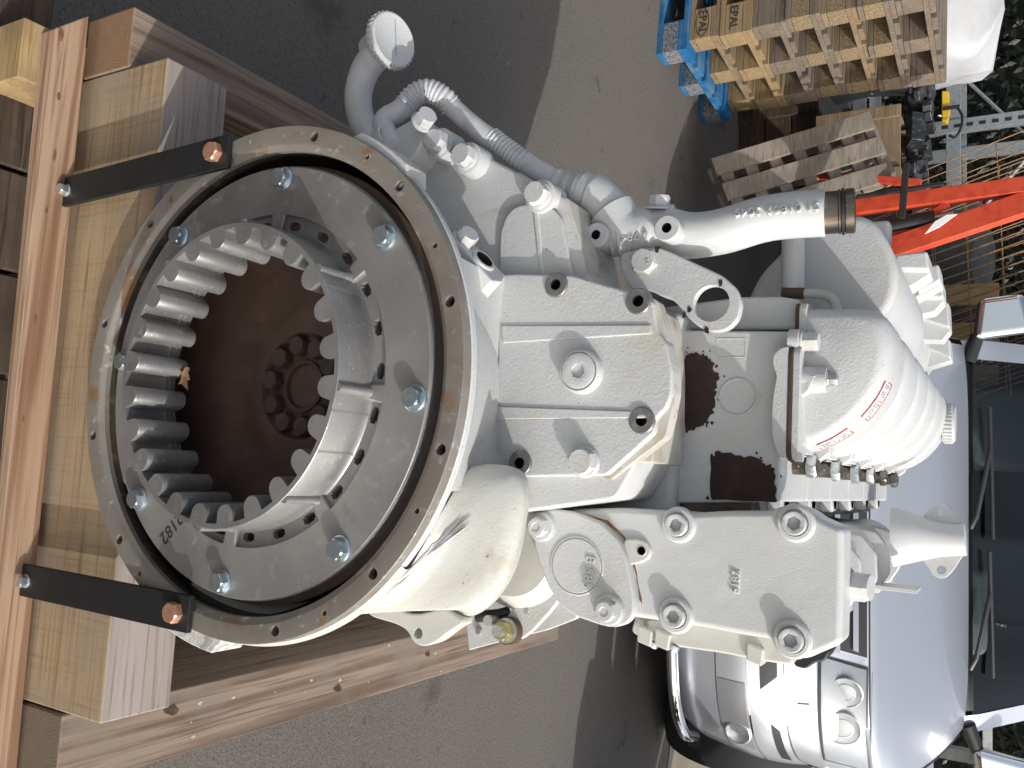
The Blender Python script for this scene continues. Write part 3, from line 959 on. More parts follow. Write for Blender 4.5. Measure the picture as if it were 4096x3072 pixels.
# ---- block and cylinder heads
YH = .325
box("engine_block", (-.115, .31, .42), (.14, 1.26, 1.03), PAINT, ENG, bevel=.01, seg=3)
box("oil_pan", (-.15, .26, .30), (.15, 1.22, .43), PAINT, ENG, bevel=.02, seg=3)
head_poly = xz([(-0.0961,0.325,1.0011),(-0.0887,0.325,1.1657),(0.0371,0.325,1.1697),(0.0408,0.325,1.1525),(0.0533,0.325,1.1439),(0.1,0.325,1.1431),(0.1113,0.325,1.01)])
def head_at(dy, first):
    pts = head_poly
    return prism("cylinder_head", pts, YH + dy, YH + dy + .148, PAINT, ENG, bevel=.003, rad=.004)
heads = [head_at(.155 * i, i == 0) for i in range(6)]
H1 = heads[0]
# bulged upper part of the first head
bul = xz([(-0.0697,0.31,1.1707),(-0.0682,0.31,1.1471),(-0.0616,0.31,1.1383),(-0.0488,0.31,1.1376),(-0.0374,0.31,1.1429),(-0.018,0.31,1.1395),(0.0076,0.31,1.1382),(0.0329,0.31,1.1399),(0.0503,0.31,1.1473),(0.0527,0.31,1.1721)])
CB_ = (-0.1206,0.36,1.1614)[2]
bul = [(p[0], min(p[1], CB_ - .0065)) for p in bul]
prism("head_bulge", bul, .306, .33, PAINT, H1, bevel=.006, rad=.008, seg=4)
BX0, BX1 = min(p[0] for p in bul), max(p[0] for p in bul)
for nm, z0, z1, mt, e in (("gasket_tongue", CB_ - .0062, CB_ - .0018, GASKET, .0012), ("flange_tongue", CB_ - .0017, CB_ + .0062, PAINT, 0)):
    fl = rnd([(BX0 - e, .306 - e), (BX1 + e, .306 - e), (BX1 + .004 + e, .34), (BX0 - .004 - e, .34)], .012)
    n_ = len(fl)
    build(nm, [(p[0], p[1], z0) for p in fl] + [(p[0], p[1], z1) for p in fl], [list(range(n_))[::-1], list(range(n_, 2 * n_))] + [(i, (i + 1) % n_, (i + 1) % n_ + n_, i + n_) for i in range(n_)], mt, H1, bevel=.001)
_p = (-0.0153,0.322,1.0953)
lathe("core_plug", [(.0222, -.001), (.0222, .0012), (.0208, .0022), (.0198, .0012), (.0190, -.002), (.012, -.0042), (0, -.0052)], (_p[0], YH, _p[2]), BACK, PAINT, H1, 40)
fr = xz([(-0.0834,0.324,1.0687),(-0.0825,0.324,1.1021),(-0.0611,0.324,1.1028),(-0.0616,0.324,1.0695)])
for a, b in zip(fr, fr[1:] + fr[:1]):
    tube("plate_outline", [(a[0], YH, a[1]), (b[0], YH, b[1])], .0007, PAINT, H1, 6)
r1 = [(p[0], p[2]) for p in [(-0.0601,0.324,1.0306),(-0.0671,0.324,1.0383),(-0.0658,0.324,1.0495),(-0.0635,0.324,1.0568),(-0.0568,0.324,1.0642),(-0.046,0.324,1.0668),(-0.0379,0.324,1.0747),(-0.0309,0.324,1.0711),(-0.0212,0.324,1.0698),(-0.0094,0.324,1.0697),(0.0024,0.324,1.0674),(0.0106,0.324,1.0612),(0.0176,0.324,1.057),(0.0222,0.324,1.045),(0.0274,0.324,1.0341)]]
r2 = [(p[0], p[2]) for p in [(0.0557,0.324,1.0671),(0.0481,0.324,1.0717),(0.0486,0.324,1.0862),(0.0516,0.324,1.1011),(0.0534,0.324,1.1193),(0.0582,0.324,1.1281),(0.0619,0.324,1.1363),(0.0729,0.324,1.1406),(0.0996,0.324,1.1424),(0.1025,0.324,1.0688)]]
def jag(poly, k, amt, seed):
    rs = random.Random(seed)
    out = []
    for a, b in zip(poly, poly[1:] + poly[:1]):
        for q in range(k):
            t = q / k
            w = amt * (math.sin(q * 2.4 + a[0] * 900) * .5 + rs.uniform(-.6, .6))
            d = Vector((b[0] - a[0], b[1] - a[1]))
            nrm = Vector((-d.y, d.x)).normalized() if d.length else Vector((0, 0))
            out.append((a[0] + d.x * t + nrm.x * w, a[1] + d.y * t + nrm.y * w))
    return out
prism("rust_patch", rnd(jag(r1, 4, .0026, 1), .0022, 3), YH - .0011, YH + .001, RUST, H1, bevel=0)
prism("rust_patch", rnd(jag(r2, 4, .0026, 2), .0022, 3), YH - .0011, YH + .001, RUST, H1, bevel=0)

for k in range(40):
    src = random.choice((r1, r2))
    q = random.choice(src)
    cx_, cz_ = q[0] + random.uniform(-.006, .006), q[1] + random.uniform(-.006, .006)
    if src is r1 and cz_ < min(v[1] for v in r1) + .002: continue
    prism("rust_chip", blotch(cx_, cz_, random.uniform(.0006, .0022), random.uniform(.0006, .0018), 9, .4, k), YH - .0008, YH + .0005, RUST, H1, bevel=0)

# ---- valve covers
cov_out = [(-0.1206,0.36,1.1614),(-0.1193,0.36,1.1907),(-0.1178,0.36,1.224),(-0.1118,0.36,1.2417),(-0.1001,0.36,1.2512),(-0.0821,0.36,1.2556),(-0.0643,0.36,1.2554),(-0.0441,0.36,1.252),(-0.0238,0.36,1.2443),(-0.0034,0.36,1.2315),(0.0148,0.36,1.2152),(0.0291,0.36,1.1961),(0.038,0.36,1.1791),(0.0416,0.36,1.1651)]
cov_out = [(p[0], p[2]) for p in cov_out]
CBASE = cov_out[0][1]
def cover_profile(n=30):
    P = [Vector((p[0], 0, p[1])) for p in cov_out]
    L = catmull(P[1:-1], 5)
    return [(p.x, p.z) for p in [P[0]] + L + [P[-1]]]
CPROF = cover_profile()
cxm = (cov_out[0][0] + cov_out[-1][0]) / 2
SECT = [(-.0725, .80, .82), (-.070, .875, .89), (-.063, .945, .955), (-.050, .985, .99), (-.030, 1, 1), (.030, 1, 1), (.050, .985, .99), (.063, .945, .955), (.070, .875, .89), (.0725, .80, .82)]
def cov_pt(i, y):
    """point on the cover skin for profile index i at local depth y"""
    for a, b in zip(SECT, SECT[1:]):
        if a[0] <= y <= b[0]:
            t = (y - a[0]) / (b[0] - a[0])
            sx = a[1] + (b[1] - a[1]) * t
            sz = a[2] + (b[2] - a[2]) * t
            break
    x, z = CPROF[i]
    return Vector((cxm + (x - cxm) * sx, y, CBASE + (z - CBASE) * sz))
YC0 = .405
covers = []
for c_i in range(6):
    vs, fs = [], []
    m = len(CPROF)
    for s in SECT:
        for i in range(m):
            p = cov_pt(i, s[0])
            vs.append((p.x, YC0 + .155 * c_i + p.y, p.z))
    for s in range(len(SECT) - 1):
        for i in range(m - 1):
            fs.append((s * m + i, s * m + i + 1, (s + 1) * m + i + 1, (s + 1) * m + i))
    fs.append(list(range(m)))
    fs.append(list(range((len(SECT) - 1) * m, len(SECT) * m))[::-1])
    cv = build("valve_cover", vs, fs, PAINT, ENG, angle=60)
    covers.append(cv)
    yb = YC0 + .155 * c_i
    zb = CBASE
    flat = [(cov_out[0][0] - .003, yb - .074), (cov_out[-1][0] + .004, yb - .074), (cov_out[-1][0] + .004, yb + .074), (cov_out[0][0] - .003, yb + .074)]
    fl = rnd(flat, .012)
    n = len(fl)
    for (nm, z0, z1, mt, g) in (("cover_flange", zb - .002, zb + .006, PAINT, 0), ("cover_gasket", zb - .006, zb - .002, GASKET, .001)):
        build(nm, [(p[0], p[1], z0) for p in fl] + [(p[0], p[1], z1) for p in fl], [list(range(n))[::-1], list(range(n, 2 * n))] + [(i, (i + 1) % n, (i + 1) % n + n, i + n) for i in range(n)], mt, cv, bevel=.001 if nm[-1] == 'e' else 0)
    # little lug at the low end
    lx = cov_out[-1][0]
    prism("cover_lug", [(lx - .012, zb + .002), (lx + .009, zb + .002), (lx + .009, zb + .012), (lx + .001, zb + .022), (lx - .014, zb + .026)], yb - .012, yb + .010, PAINT, cv, bevel=.002)
# front furniture of the first cover
C1 = covers[0]
_p = Vector((-0.0763,0.325,1.166))
lathe("bolt_seat", [(.0145, -.005), (.0145, .006), (.013, .007)], (_p.x, .322, CBASE - .004), (0, 0, 1), PAINT, C1, 24)
hexbolt("cover_bolt", (_p.x, .322, CBASE + .003), (0, 0, 1), .019, .016, PAINT, C1, washer=.0125)
_p = Vector((-0.0347,0.322,1.1749))
tube("sensor_boss", [(_p.x, .327, CBASE - .004), (_p.x, .328, CBASE + .03)], [.016, .0135], PAINT, C1, 24)
hexbolt("sensor_bolt", (_p.x, .328, CBASE + .030), (0, 0, 1), .011, .010, BRIGHTZINC, C1, washer=.0095)
prism("boss_web", [(_p.x - .006, CBASE), (_p.x + .022, CBASE), (_p.x + .016, CBASE + .012), (_p.x - .004, CBASE + .022)], .313, .33, PAINT, C1, bevel=.002)
# oil cap on the last cover
_p = Vector((cxm + .012, YC0 + .155 * 5, 0))
_p = Vector((-0.0524,1.18,1.23)); _q = Vector((-0.0528,1.18,1.2474))
OC = lathe("oil_cap_neck", [(.030, -.03), (.030, (_q - _p).z)], _p, (0, 0, 1), PAINT, covers[5], 28)
lathe("oil_cap", [(.030, 0), (.036, .001), (.037, .004), (.0365, .018), (.033, .022), (0, .023)], (_q.x, 1.18, _q.z), (0, 0, 1), PAINT, covers[5], 36)
vs, fs = [], []
for k in range(32):
    a = 2 * math.pi * k / 32
    r_ = Vector((math.cos(a), math.sin(a), 0)); t_ = Vector((-r_.y, r_.x, 0))
    s = len(vs)
    for tt in (.004, .018):
        for (rr, o) in ((.0362, -.0022), (.0385, -.0013), (.0385, .0013), (.0362, .0022)):
            vs.append(Vector((_q.x, 1.18, _q.z)) + r_ * rr + t_ * o + Vector((0, 0, tt)))
    fs += [(s, s + 1, s + 5, s + 4), (s + 1, s + 2, s + 6, s + 5), (s + 2, s + 3, s + 7, s + 6), (s, s + 1, s + 2, s + 3), (s + 4, s + 5, s + 6, s + 7)]
build("cap_grip", vs, fs, PAINT, covers[5], angle=20)

# maintenance stickers wrapped on the covers: white, red frame, rows of grey print
def sticker(ci, i0, i1, y0, y1, name="sticker"):
    base = YC0 + .155 * ci
    def pt(fi, fy, off):
        a = i0 + (i1 - i0) * fi
        k = min(int(a), len(CPROF) - 2)
        f = a - k
        y = y0 + (y1 - y0) * fy
        p = cov_pt(k, y).lerp(cov_pt(k + 1, y), f)
        d = cov_pt(min(k + 1, len(CPROF) - 1), y) - cov_pt(k, y)
        dy = cov_pt(k, y + .002) - cov_pt(k, y - .002)
        nn = d.cross(dy).normalized()
        if nn.z < 0:
            nn = -nn
        p = p + nn * off
        return (p.x, base + p.y, p.z)
    def patch(nm, a0, a1, b0, b1, off, mat, par, na=10, nb=4):
        vs = [pt(a0 + (a1 - a0) * i / na, b0 + (b1 - b0) * j / nb, off) for i in range(na + 1) for j in range(nb + 1)]
        fs = [(i * (nb + 1) + j, i * (nb + 1) + j + 1, (i + 1) * (nb + 1) + j + 1, (i + 1) * (nb + 1) + j) for i in range(na) for j in range(nb)]
        return build(nm, vs, fs, mat, par, angle=80)
    st = patch(name, 0, 1, 0, 1, .0006, LABELWHITE, covers[ci])
    for nm, a0, a1, b0, b1 in (("red_frame", 0, 1, 0, .07), ("red_frame", 0, 1, .93, 1), ("red_frame", 0, .025, 0, 1), ("red_frame", .975, 1, 0, 1), ("red_frame", .485, .51, 0, .8)):
        patch(nm, a0, a1, b0, b1, .001, LABELRED, covers[ci] if False else st, 8, 2)
    rs = random.Random(ci * 7 + int(i0))
    for row in range(4):
        b = .2 + .17 * row
        for half in (0.06, .56):
            a = half
            while a < half + .34:
                w = rs.uniform(.015, .06)
                if rs.random() < .75:
                    patch("print_row", a, a + w, b, b + .07, .001, LABELINK, st, 1, 1)
                a += w + .018
sticker(0, 33, 43, -.058, -.020)
sticker(0, 47, 56, -.060, -.024)
sticker(4, 50, 57, -.02, .004)

# ---- injector fittings between heads and intake
for i in range(6):
    yy = .395 + .155 * i
    x0, z0 = .058, 1.150
    nb = tube("injector_pipe_stud", [(x0, yy, 1.105), (x0, yy, 1.172)], .0105, STEELPIPE, heads[i], 16)
    for t in range(5):
        lathe("thread_ring", [(.0105, 0), (.0116, .0012), (.0105, .0024)], (x0, yy, 1.122 + t * .0032), (0, 0, 1), STEELPIPE, nb, 16)
    boss("cross_hole", (x0 - .001, yy - .0103, 1.150), BACK, .0038, .0026, STEELPIPE, nb, h=.0004, depth=.008, n=12)
    hexbolt("union_nut", (x0, yy, 1.160), (0, 0, 1), .026, .011, BRIGHTZINC if i < 4 else STEELPIPE, nb, rot=.3 * i)
    lathe("pressure_flange", [(.024, -.03), (.024, -.003), (.021, 0), (.012, 0)], (x0, yy, 1.136), (0, 0, 1), CREAM, heads[i], 24)
    b2 = tube("return_stud", [(x0 + .042, yy - .012, 1.06), (x0 + .042, yy - .012, 1.140)], .0145, PAINT, heads[i], 20)
    lathe("return_cap", [(.0165, 0), (.0165, .014), (.013, .018), (0, .018)], (x0 + .042, yy - .012, 1.122), (0, 0, 1), PAINT, b2, 20)
    b3 = tube("clamp_stud", [(x0 - .026, yy - .052, 1.12), (x0 - .026, yy - .052, 1.158)], .014, PAINT, heads[i], 18)
    hexbolt("clamp_nut", (x0 - .026, yy - .052, 1.150), (0, 0, 1), .021, .013, PAINT, b3, washer=.014, rot=.2 + i)
# dark shelf under the fittings
box("injector_ledge", (.03, .33, 1.02), (.125, 1.25, 1.112), GREASE, ENG, bevel=.004)

# ---- intake casting on the right, with socket screws
YI = .250
INT = prism("intake_casting", [(0.1298,0.25,0.9222),(0.1225,0.25,0.9277),(0.1168,0.25,0.9921),(0.1162,0.25,1.0485),(0.1163,0.25,1.0742),(0.1121,0.25,1.104),(0.1086,0.25,1.1516),(0.102,0.25,1.1653),(0.101,0.25,1.1798),(0.1056,0.25,1.1924),(0.1114,0.25,1.2005),(0.1203,0.25,1.224),(0.1659,0.25,1.2249),(0.2304,0.25,1.2244),(0.2422,0.25,1.2042),(0.2491,0.25,1.1935),(0.2519,0.25,1.1759),(0.2472,0.25,1.1655),(0.2362,0.25,1.1607),(0.2356,0.25,1.1273),(0.234,0.25,1.0925),(0.2338,0.25,1.0737),(0.2377,0.25,1.0596),(0.2373,0.25,1.0483),(0.2336,0.25,1.0404),(0.2337,0.25,1.014),(0.2342,0.25,0.9729),(0.2049,0.25,0.9429)], YI, .30, ROUGHCAST, ENG, bevel=.007, rad=.006, seg=4)
for p in [(0.1301,0.243,1.0577),(0.1184,0.243,1.179),(0.225,0.243,1.0586),(0.2322,0.243,1.1787)]:
    lathe("screw_pad", [(.0195, .0), (.0185, .004), (.0165, .0055), (.0135, .0055), (.0130, .003), (0, .003)], (p[0], YI, p[2]), BACK, ROUGHCAST, INT, 32)
    socketbolt("socket_screw", (p[0], YI - .003, p[2]), BACK, .0120, .009, PAINT, INT, key=.0072, rot=random.random())
DP = prism("drilled_pad", [(0.1509,0.246,0.9954),(0.148,0.246,1.0116),(0.1508,0.246,1.0241),(0.1602,0.246,1.0298),(0.1693,0.246,1.027),(0.1754,0.246,1.0156),(0.179,0.246,1.0006)], .2455, .253, CREAM, INT, bevel=.0025, rad=.006)
_p = (0.1612,0.2455,1.0183)
cut(INT, [lathe("cutter", disc_prof(.0050, .06), (_p[0], .23, _p[2]), (0, 1, 0), CREAM, None, 20)])
cut(DP, [lathe("cutter", disc_prof(.0050, .06), (_p[0], .23, _p[2]), (0, 1, 0), CREAM, None, 20)])
boss("drilled_hole", (_p[0], .2454, _p[2]), BACK, .0062, .0048, CREAM, INT, h=.0006, depth=.02)
# cast number plate
prism("number_frame", [(0.1716,0.249,1.1174),(0.1709,0.249,1.1246),(0.1941,0.249,1.1253),(0.195,0.249,1.1182)], .2491, .252, ROUGHCAST, INT, bevel=.0008)
letters("cast_number", "5187", .0115, (0.1829,0.2488,1.1212), (-1, 0, .02), (-.02, 0, -1), ROUGHCAST, INT, ext=.0011)

# blanking flange B 585
YB = .236
BF = prism("blanking_flange", [(0.1446,0.236,0.8846),(0.1327,0.236,0.8875),(0.1256,0.236,0.898),(0.1234,0.236,0.9129),(0.1246,0.236,0.9394),(0.1347,0.236,0.9741),(0.1506,0.236,0.9942),(0.1695,0.236,1.0044),(0.191,0.236,1.0107),(0.2148,0.236,1.0161),(0.2295,0.236,1.0158),(0.2403,0.236,1.0078),(0.2452,0.236,0.9935),(0.2451,0.236,0.9798),(0.2399,0.236,0.9487),(0.2309,0.236,0.9281),(0.2124,0.236,0.9123),(0.188,0.236,0.8989),(0.1678,0.236,0.8904)], YB, YB + .014, PAINT, ENG, bevel=.003, rad=.006, seg=3)
_p = (0.184,0.236,0.9462)
lathe("flange_disc", [(.0335, -.001), (.0322, .0014), (.0312, .0014), (.0306, -.0012), (.0300, .0012), (.0292, .0018), (0, .0018)], (_p[0], YB, _p[2]), BACK, PAINT, BF, 48)
letters("cast_letters", "B 585", .0155, (0.1892,0.2336,0.9624), (1, 0, -.08), (.08, 0, 1), PAINT, BF, ext=.0011)
for p in [(0.1449,0.236,0.9004),(0.2271,0.236,0.9887)]:
    lathe("bolt_seat", [(.0175, 0), (.0175, .002), (0, .002)], (p[0], YB, p[2]), BACK, PAINT, BF, 28)
    hexbolt("flange_bolt", (p[0], YB - .002, p[2]), BACK, .020, .012, PAINT, BF, washer=.0165, rot=.2, dimple=.0012)
st = jag(xz([(0.1253,0.2355,0.9374),(0.1352,0.2355,0.9743),(0.15,0.2355,0.9949),(0.1689,0.2355,1.0051),(0.1909,0.2355,1.012),(0.2146,0.2355,1.0174),(0.2182,0.2355,1.0202),(0.1917,0.2355,1.0131),(0.1668,0.2355,1.0071),(0.1479,0.2355,0.9965),(0.1321,0.2355,0.9753)]), 4, .0007, 4)
prism("rust_stain", st, .2492, .2502, RUSTSTAIN, INT, bevel=0, mapper=lambda v: (v[0], v[1], v[2]))
# neck between flange and casting
tube("flange_neck", [(_p[0] + .01, .25, _p[2] + .012), (_p[0] + .012, .33, _p[2] + .02)], [.040, .045], CREAM, BF, 28)

# intake manifold sections running forward along the engine
MAN = box("intake_manifold", (.150, .30, .985), (.262, 1.22, 1.135), ROUGHCAST, ENG, bevel=.02, seg=4)
for i in range(6):
    y0 = .318 + .152 * i
    o = -.004 * i
    prism("section_flange", [(.128, 1.02), (.150, 1.165), (.176, 1.186), (.216, 1.188), (.246, 1.170), (.262, 1.10), (.270, 1.0), (.262, .98)], y0, y0 + .014, PAINT, MAN, bevel=.003, rad=.006)
    prism("section_web", [(.150, 1.10), (.166, 1.172), (.196, 1.176), (.20, 1.10)], y0 + .014, y0 + .07, PAINT, MAN, bevel=.004)
    box("section_block", (.215, y0 + .014, 1.10), (.252, y0 + .042, 1.172), PAINT, MAN, bevel=.003)
    tube("section_barrel", [(.196, y0 + .02, 1.10), (.196, y0 + .14, 1.11)], .058, ROUGHCAST, MAN, 28)
_p = (0.179,0.31,1.2198)
hexbolt("section_bolt", (_p[0], .303, _p[2]), (0, -.2, 1), .026, .02, PAINT, MAN, washer=.018)
box("stay_bracket", (.235, .90, 1.165), (.242, .96, 1.232), PAINT, MAN, bevel=.001)
# end elbow with two-hole flange
_p = [Vector(p) for p in [(0.1606,1.02,1.1823),(0.1592,1.02,1.2157),(0.1587,1.02,1.2483),(0.1568,1.02,1.2781),(0.1553,1.02,1.2948)]]
tube("end_elbow", _p, [.052, .042, .031, .027, .027], ROUGHCAST, MAN, 28)
EF = prism("elbow_flange", [(0.1249,1.02,1.2263),(0.1063,1.02,1.2406),(0.0951,1.02,1.2535),(0.0945,1.02,1.2621),(0.1041,1.02,1.2707),(0.1367,1.02,1.294),(0.1738,1.02,1.2956),(0.2082,1.02,1.277),(0.2217,1.02,1.2665),(0.2246,1.02,1.2545),(0.2181,1.02,1.243),(0.2069,1.02,1.2379),(0.1887,1.02,1.2233)], 1.018, 1.030, PAINT, MAN, bevel=.0015, rad=.006)
cs = []
for p in [(0.1114,1.018,1.2566),(0.2092,1.018,1.2588)]:
    cs.append(lathe("cutter", disc_prof(.0075, .08), (p[0], .98, p[2]), (0, 1, 0), PAINT, None, 20))
cut(EF, cs)
# long side cover under the casting
SC = prism("side_cover", [(0.2406,0.285,1.0118),(0.2636,0.285,1.0139),(0.2648,0.285,1.026),(0.2636,0.285,1.0988),(0.2651,0.285,1.138),(0.2644,0.285,1.1718),(0.2466,0.285,1.1732),(0.2392,0.285,1.1609),(0.2331,0.285,1.0671)], .285, .36, CREAM, ENG, bevel=.004, rad=.004)
for p in [(0.2563,0.285,1.0158),(0.2573,0.285,1.0364),(0.2576,0.285,1.1377)]:
    prism("cover_clip", [(p[0] - .010, p[2] - .012), (p[0] + .008, p[2] - .012), (p[0] + .012, p[2] + .004), (p[0] - .006, p[2] + .006)], .279, .30, CREAM, SC, bevel=.002)
for p in [(0.2636,0.282,1.0211),(0.2635,0.282,1.0457)]:
    hexbolt("clip_bolt", (p[0], .288, p[2]), (.9, -.1, -.25), .010, .006, BRIGHTZINC, SC)
prism("rubber_pad", [(0.2613,0.3,1.1684),(0.268,0.3,1.1705),(0.269,0.3,1.1816),(0.2597,0.3,1.1929),(0.2576,0.3,1.2006),(0.2461,0.3,1.2062),(0.2432,0.3,1.1948),(0.253,0.3,1.1766)], .30, .34, RUBBER, ENG, bevel=.003, rad=.004)

# ---- lower right of the bell: starter pocket, lug, starter and bracket
arc = [(math.radians(50 - 84 * k / 11)) for k in range(12)]
rim0 = [Vector((.2768 * math.cos(t), .0115, ZC + .2768 * math.sin(t))) for t in arc]
rim1 = [Vector((.2805 * math.cos(t), .0205, ZC + .2805 * math.sin(t))) for t in arc]
o1 = [Vector(p) for p in [(0.0851,0.085,0.8917),(0.0831,0.085,0.9136),(0.0863,0.085,0.9405),(0.1053,0.085,0.9522),(0.133,0.085,0.952),(0.1601,0.085,0.9455),(0.1854,0.085,0.9368),(0.207,0.085,0.9224),(0.2224,0.085,0.8993),(0.2198,0.085,0.8627),(0.2286,0.085,0.8225),(0.2274,0.085,0.7795)]]
o2 = [Vector(p) for p in [(0.0809,0.12,0.8778),(0.0784,0.12,0.9005),(0.0832,0.12,0.9286),(0.1051,0.12,0.9387),(0.1374,0.12,0.9365),(0.1669,0.12,0.9325),(0.1942,0.12,0.923),(0.2178,0.12,0.907),(0.2351,0.12,0.8813),(0.2317,0.12,0.8419),(0.2411,0.12,0.7994),(0.2381,0.12,0.753)]]
def lower(P, y, dz):
    return [Vector((p.x, y, p.z - dz)) for p in P]
mid = [(a_ * .45 + b_ * .55) + Vector((-.003, .012, -.007)) for a_, b_ in zip(rim1, o1)]
rimb = [a_ * .82 + b_ * .18 + Vector((0, .001, .0)) for a_, b_ in zip(rim1, o1)]
rows = [rim0, rim1, rimb, mid, o1, o2, lower(o2, .150, .010), lower(o2, .215, .050)]
rows = [catmull(r_, 5) for r_ in rows]
cols = len(rows[0])
grid = [catmull([r_[c_] for r_ in rows], 4) for c_ in range(cols)]
nr_ = len(grid[0])
SP = build("starter_pocket", [p for g_ in grid for p in g_], [(i * nr_ + j, i * nr_ + j + 1, (i + 1) * nr_ + j + 1, (i + 1) * nr_ + j) for i in range(cols - 1) for j in range(nr_ - 1)], OLDCREAM, ENG, angle=60)
LG = prism("mounting_lug", [(0.238,0.1,0.754),(0.2257,0.1,0.7892),(0.2381,0.1,0.8131),(0.2378,0.1,0.83),(0.2266,0.1,0.8654),(0.2371,0.1,0.8905),(0.2475,0.1,0.8745),(0.2634,0.1,0.8545),(0.269,0.1,0.8415),(0.2672,0.1,0.8283),(0.2553,0.1,0.8195),(0.2508,0.1,0.8039),(0.2478,0.1,0.7691)], .10, .122, CREAM, SP, bevel=.003, rad=.008)
_p = (0.2562,0.1,0.8333)
c = lathe("cutter", disc_prof(.0058, .05), (_p[0], .08, _p[2]), (0, 1, 0), CREAM, None, 20)
cut(LG, [c])
ch = jag(xz([(0.1075,0.0935,0.8736),(0.1131,0.0935,0.8826),(0.1271,0.0935,0.8825),(0.1348,0.0935,0.8729),(0.1553,0.0935,0.8802),(0.1638,0.0935,0.8637),(0.1674,0.0935,0.8553),(0.1586,0.0935,0.8429),(0.1414,0.0935,0.8503),(0.1289,0.0935,0.8581),(0.1168,0.0935,0.8611)]), 4, .0022, 6)

for cx, cy, s, sd in ((905, 1185, .010, 3), (890, 1207, .007, 4), (880, 1225, .005, 5), (935, 1195, .011, 6), (868, 1240, .004, 7), (822, 1283, .008, 8)):
    pass
def on_pocket(u, v, off=.0012):
    g0 = grid[min(int(u), cols - 2)]; g1 = grid[min(int(u) + 1, cols - 1)]
    f = u - int(u); j = min(int(v), nr_ - 2); e = v - j
    p = (g0[j] * (1 - e) + g0[j + 1] * e) * (1 - f) + (g1[j] * (1 - e) + g1[j + 1] * e) * f
    n_ = (g1[j] - g0[j]).cross(g0[j + 1] - g0[j]).normalized()
    if n_.y > 0 and n_.z < 0 or n_.dot(CAM_POS - p) < 0: n_ = -n_
    return p + n_ * off
rs_ = random.Random(11)
def pocket_chip(u0, v0, ru, rv, mat, n=22, jg=.35):
    ring_ = []
    for k in range(n):
        t = 2 * math.pi * k / n
        q = 1 + rs_.uniform(-jg, jg)
        ring_.append(on_pocket(u0 + ru * q * math.cos(t), v0 + rv * q * math.sin(t)))
    c_ = on_pocket(u0, v0)
    build("paint_chip", ring_ + [c_], [(k, (k + 1) % n, n) for k in range(n)], mat, SP, angle=80)
pocket_chip(13, 11.2, 3.4, 2.2, CHIP, 44, .22)
pocket_chip(17.5, 9.0, 2.4, 1.7, CHIP, 36, .25)
pocket_chip(21.5, 6.6, 1.8, 1.1, CHIP, 30, .3)
for k in range(14):
    pocket_chip(rs_.uniform(22, 44), rs_.uniform(4.4, 6.6), rs_.uniform(.3, .9), rs_.uniform(.2, .5), CHIP if k % 3 else DIRTY, 12, .3)
_p = Vector((0.182,0.22,0.871))
STR = lathe("starter_motor", [(0, -.03), (.055, -.03), (.072, -.01), (.074, .02), (.0715, .024), (.0715, .05), (.067, .056), (.067, .12)], (_p.x - .006, .284, _p.z - .022), (0, 1, 0), CREAM, ENG, 48)
_p2 = Vector((0.2038,0.2,0.9164))
for p, s, sd in zip([(0.2346,0.278,0.8697),(0.2299,0.278,0.8775),(0.2178,0.278,0.8967),(0.2146,0.278,0.8872),(0.2408,0.278,0.8637),(0.2389,0.278,0.8572)], (.005, .006, .007, .004, .005, .004), range(6)):
    prism("rust_chip", blotch(p[0], p[2], s, s * .5, 16, .4, sd + 20), .2775, .2800, RUSTSTAIN, STR, bevel=0)
FP = prism("foot_plate", [(0.2761,0.3,0.763),(0.3125,0.3,0.77),(0.3003,0.3,0.8022),(0.2724,0.3,0.8791),(0.2541,0.3,0.9172),(0.2323,0.3,0.9276),(0.2057,0.3,0.875),(0.2428,0.3,0.7981)], .30, .312, PAINT, ENG, bevel=.0015)
_p = (0.2861,0.298,0.7846)
hexbolt("plate_screw", (_p[0], .300, _p[2]), BACK, .008, .004, BRIGHTZINC, FP)
AR = prism("bracket_arm", [(0.2388,0.272,0.8529),(0.2249,0.272,0.8786),(0.2242,0.272,0.9106),(0.2428,0.272,0.8983),(0.2694,0.272,0.8752),(0.2836,0.272,0.8584),(0.2859,0.272,0.8432),(0.2787,0.272,0.8323),(0.2654,0.272,0.834)], .272, .284, PAINT, ENG, bevel=.002, rad=.006)
letters("cast_number", "06", .008, (0.2491,0.2715,0.866), (1, 0, -.1), (.1, 0, 1), PAINT, AR, ext=.0007)
_p = Vector((0.2726,0.265,0.8464)); ax = Vector((-.12, -1, .06)).normalized()
lathe("rubber_bush", [(.0165, -.01), (.0165, .004), (.011, .006)], _p, ax, BROWNHOSE, AR, 24)
lathe("bush_washer", [(.0145, .004), (.0145, .009), (.008, .009)], _p, ax, BRIGHTZINC, AR, 24)
hexbolt("gold_nut", _p + ax * .009, ax, .021, .012, GOLDNUT, AR, rot=.3)
tube("stud_end", [_p + ax * .018, _p + ax * .031], .0065, BRIGHTZINC, AR, 16)
_q = Vector((0.2626,0.262,0.8294))
tube("cable_bolt", [_q, _q + ax * .02], .006, BRIGHTZINC, AR, 14)
tube("cable_end", catmull([(0.2614,0.26,0.8042),(0.2589,0.262,0.8161),(0.2572,0.27,0.8275),(0.2537,0.28,0.8376)], 6), .007, RUBBER, AR, 12)

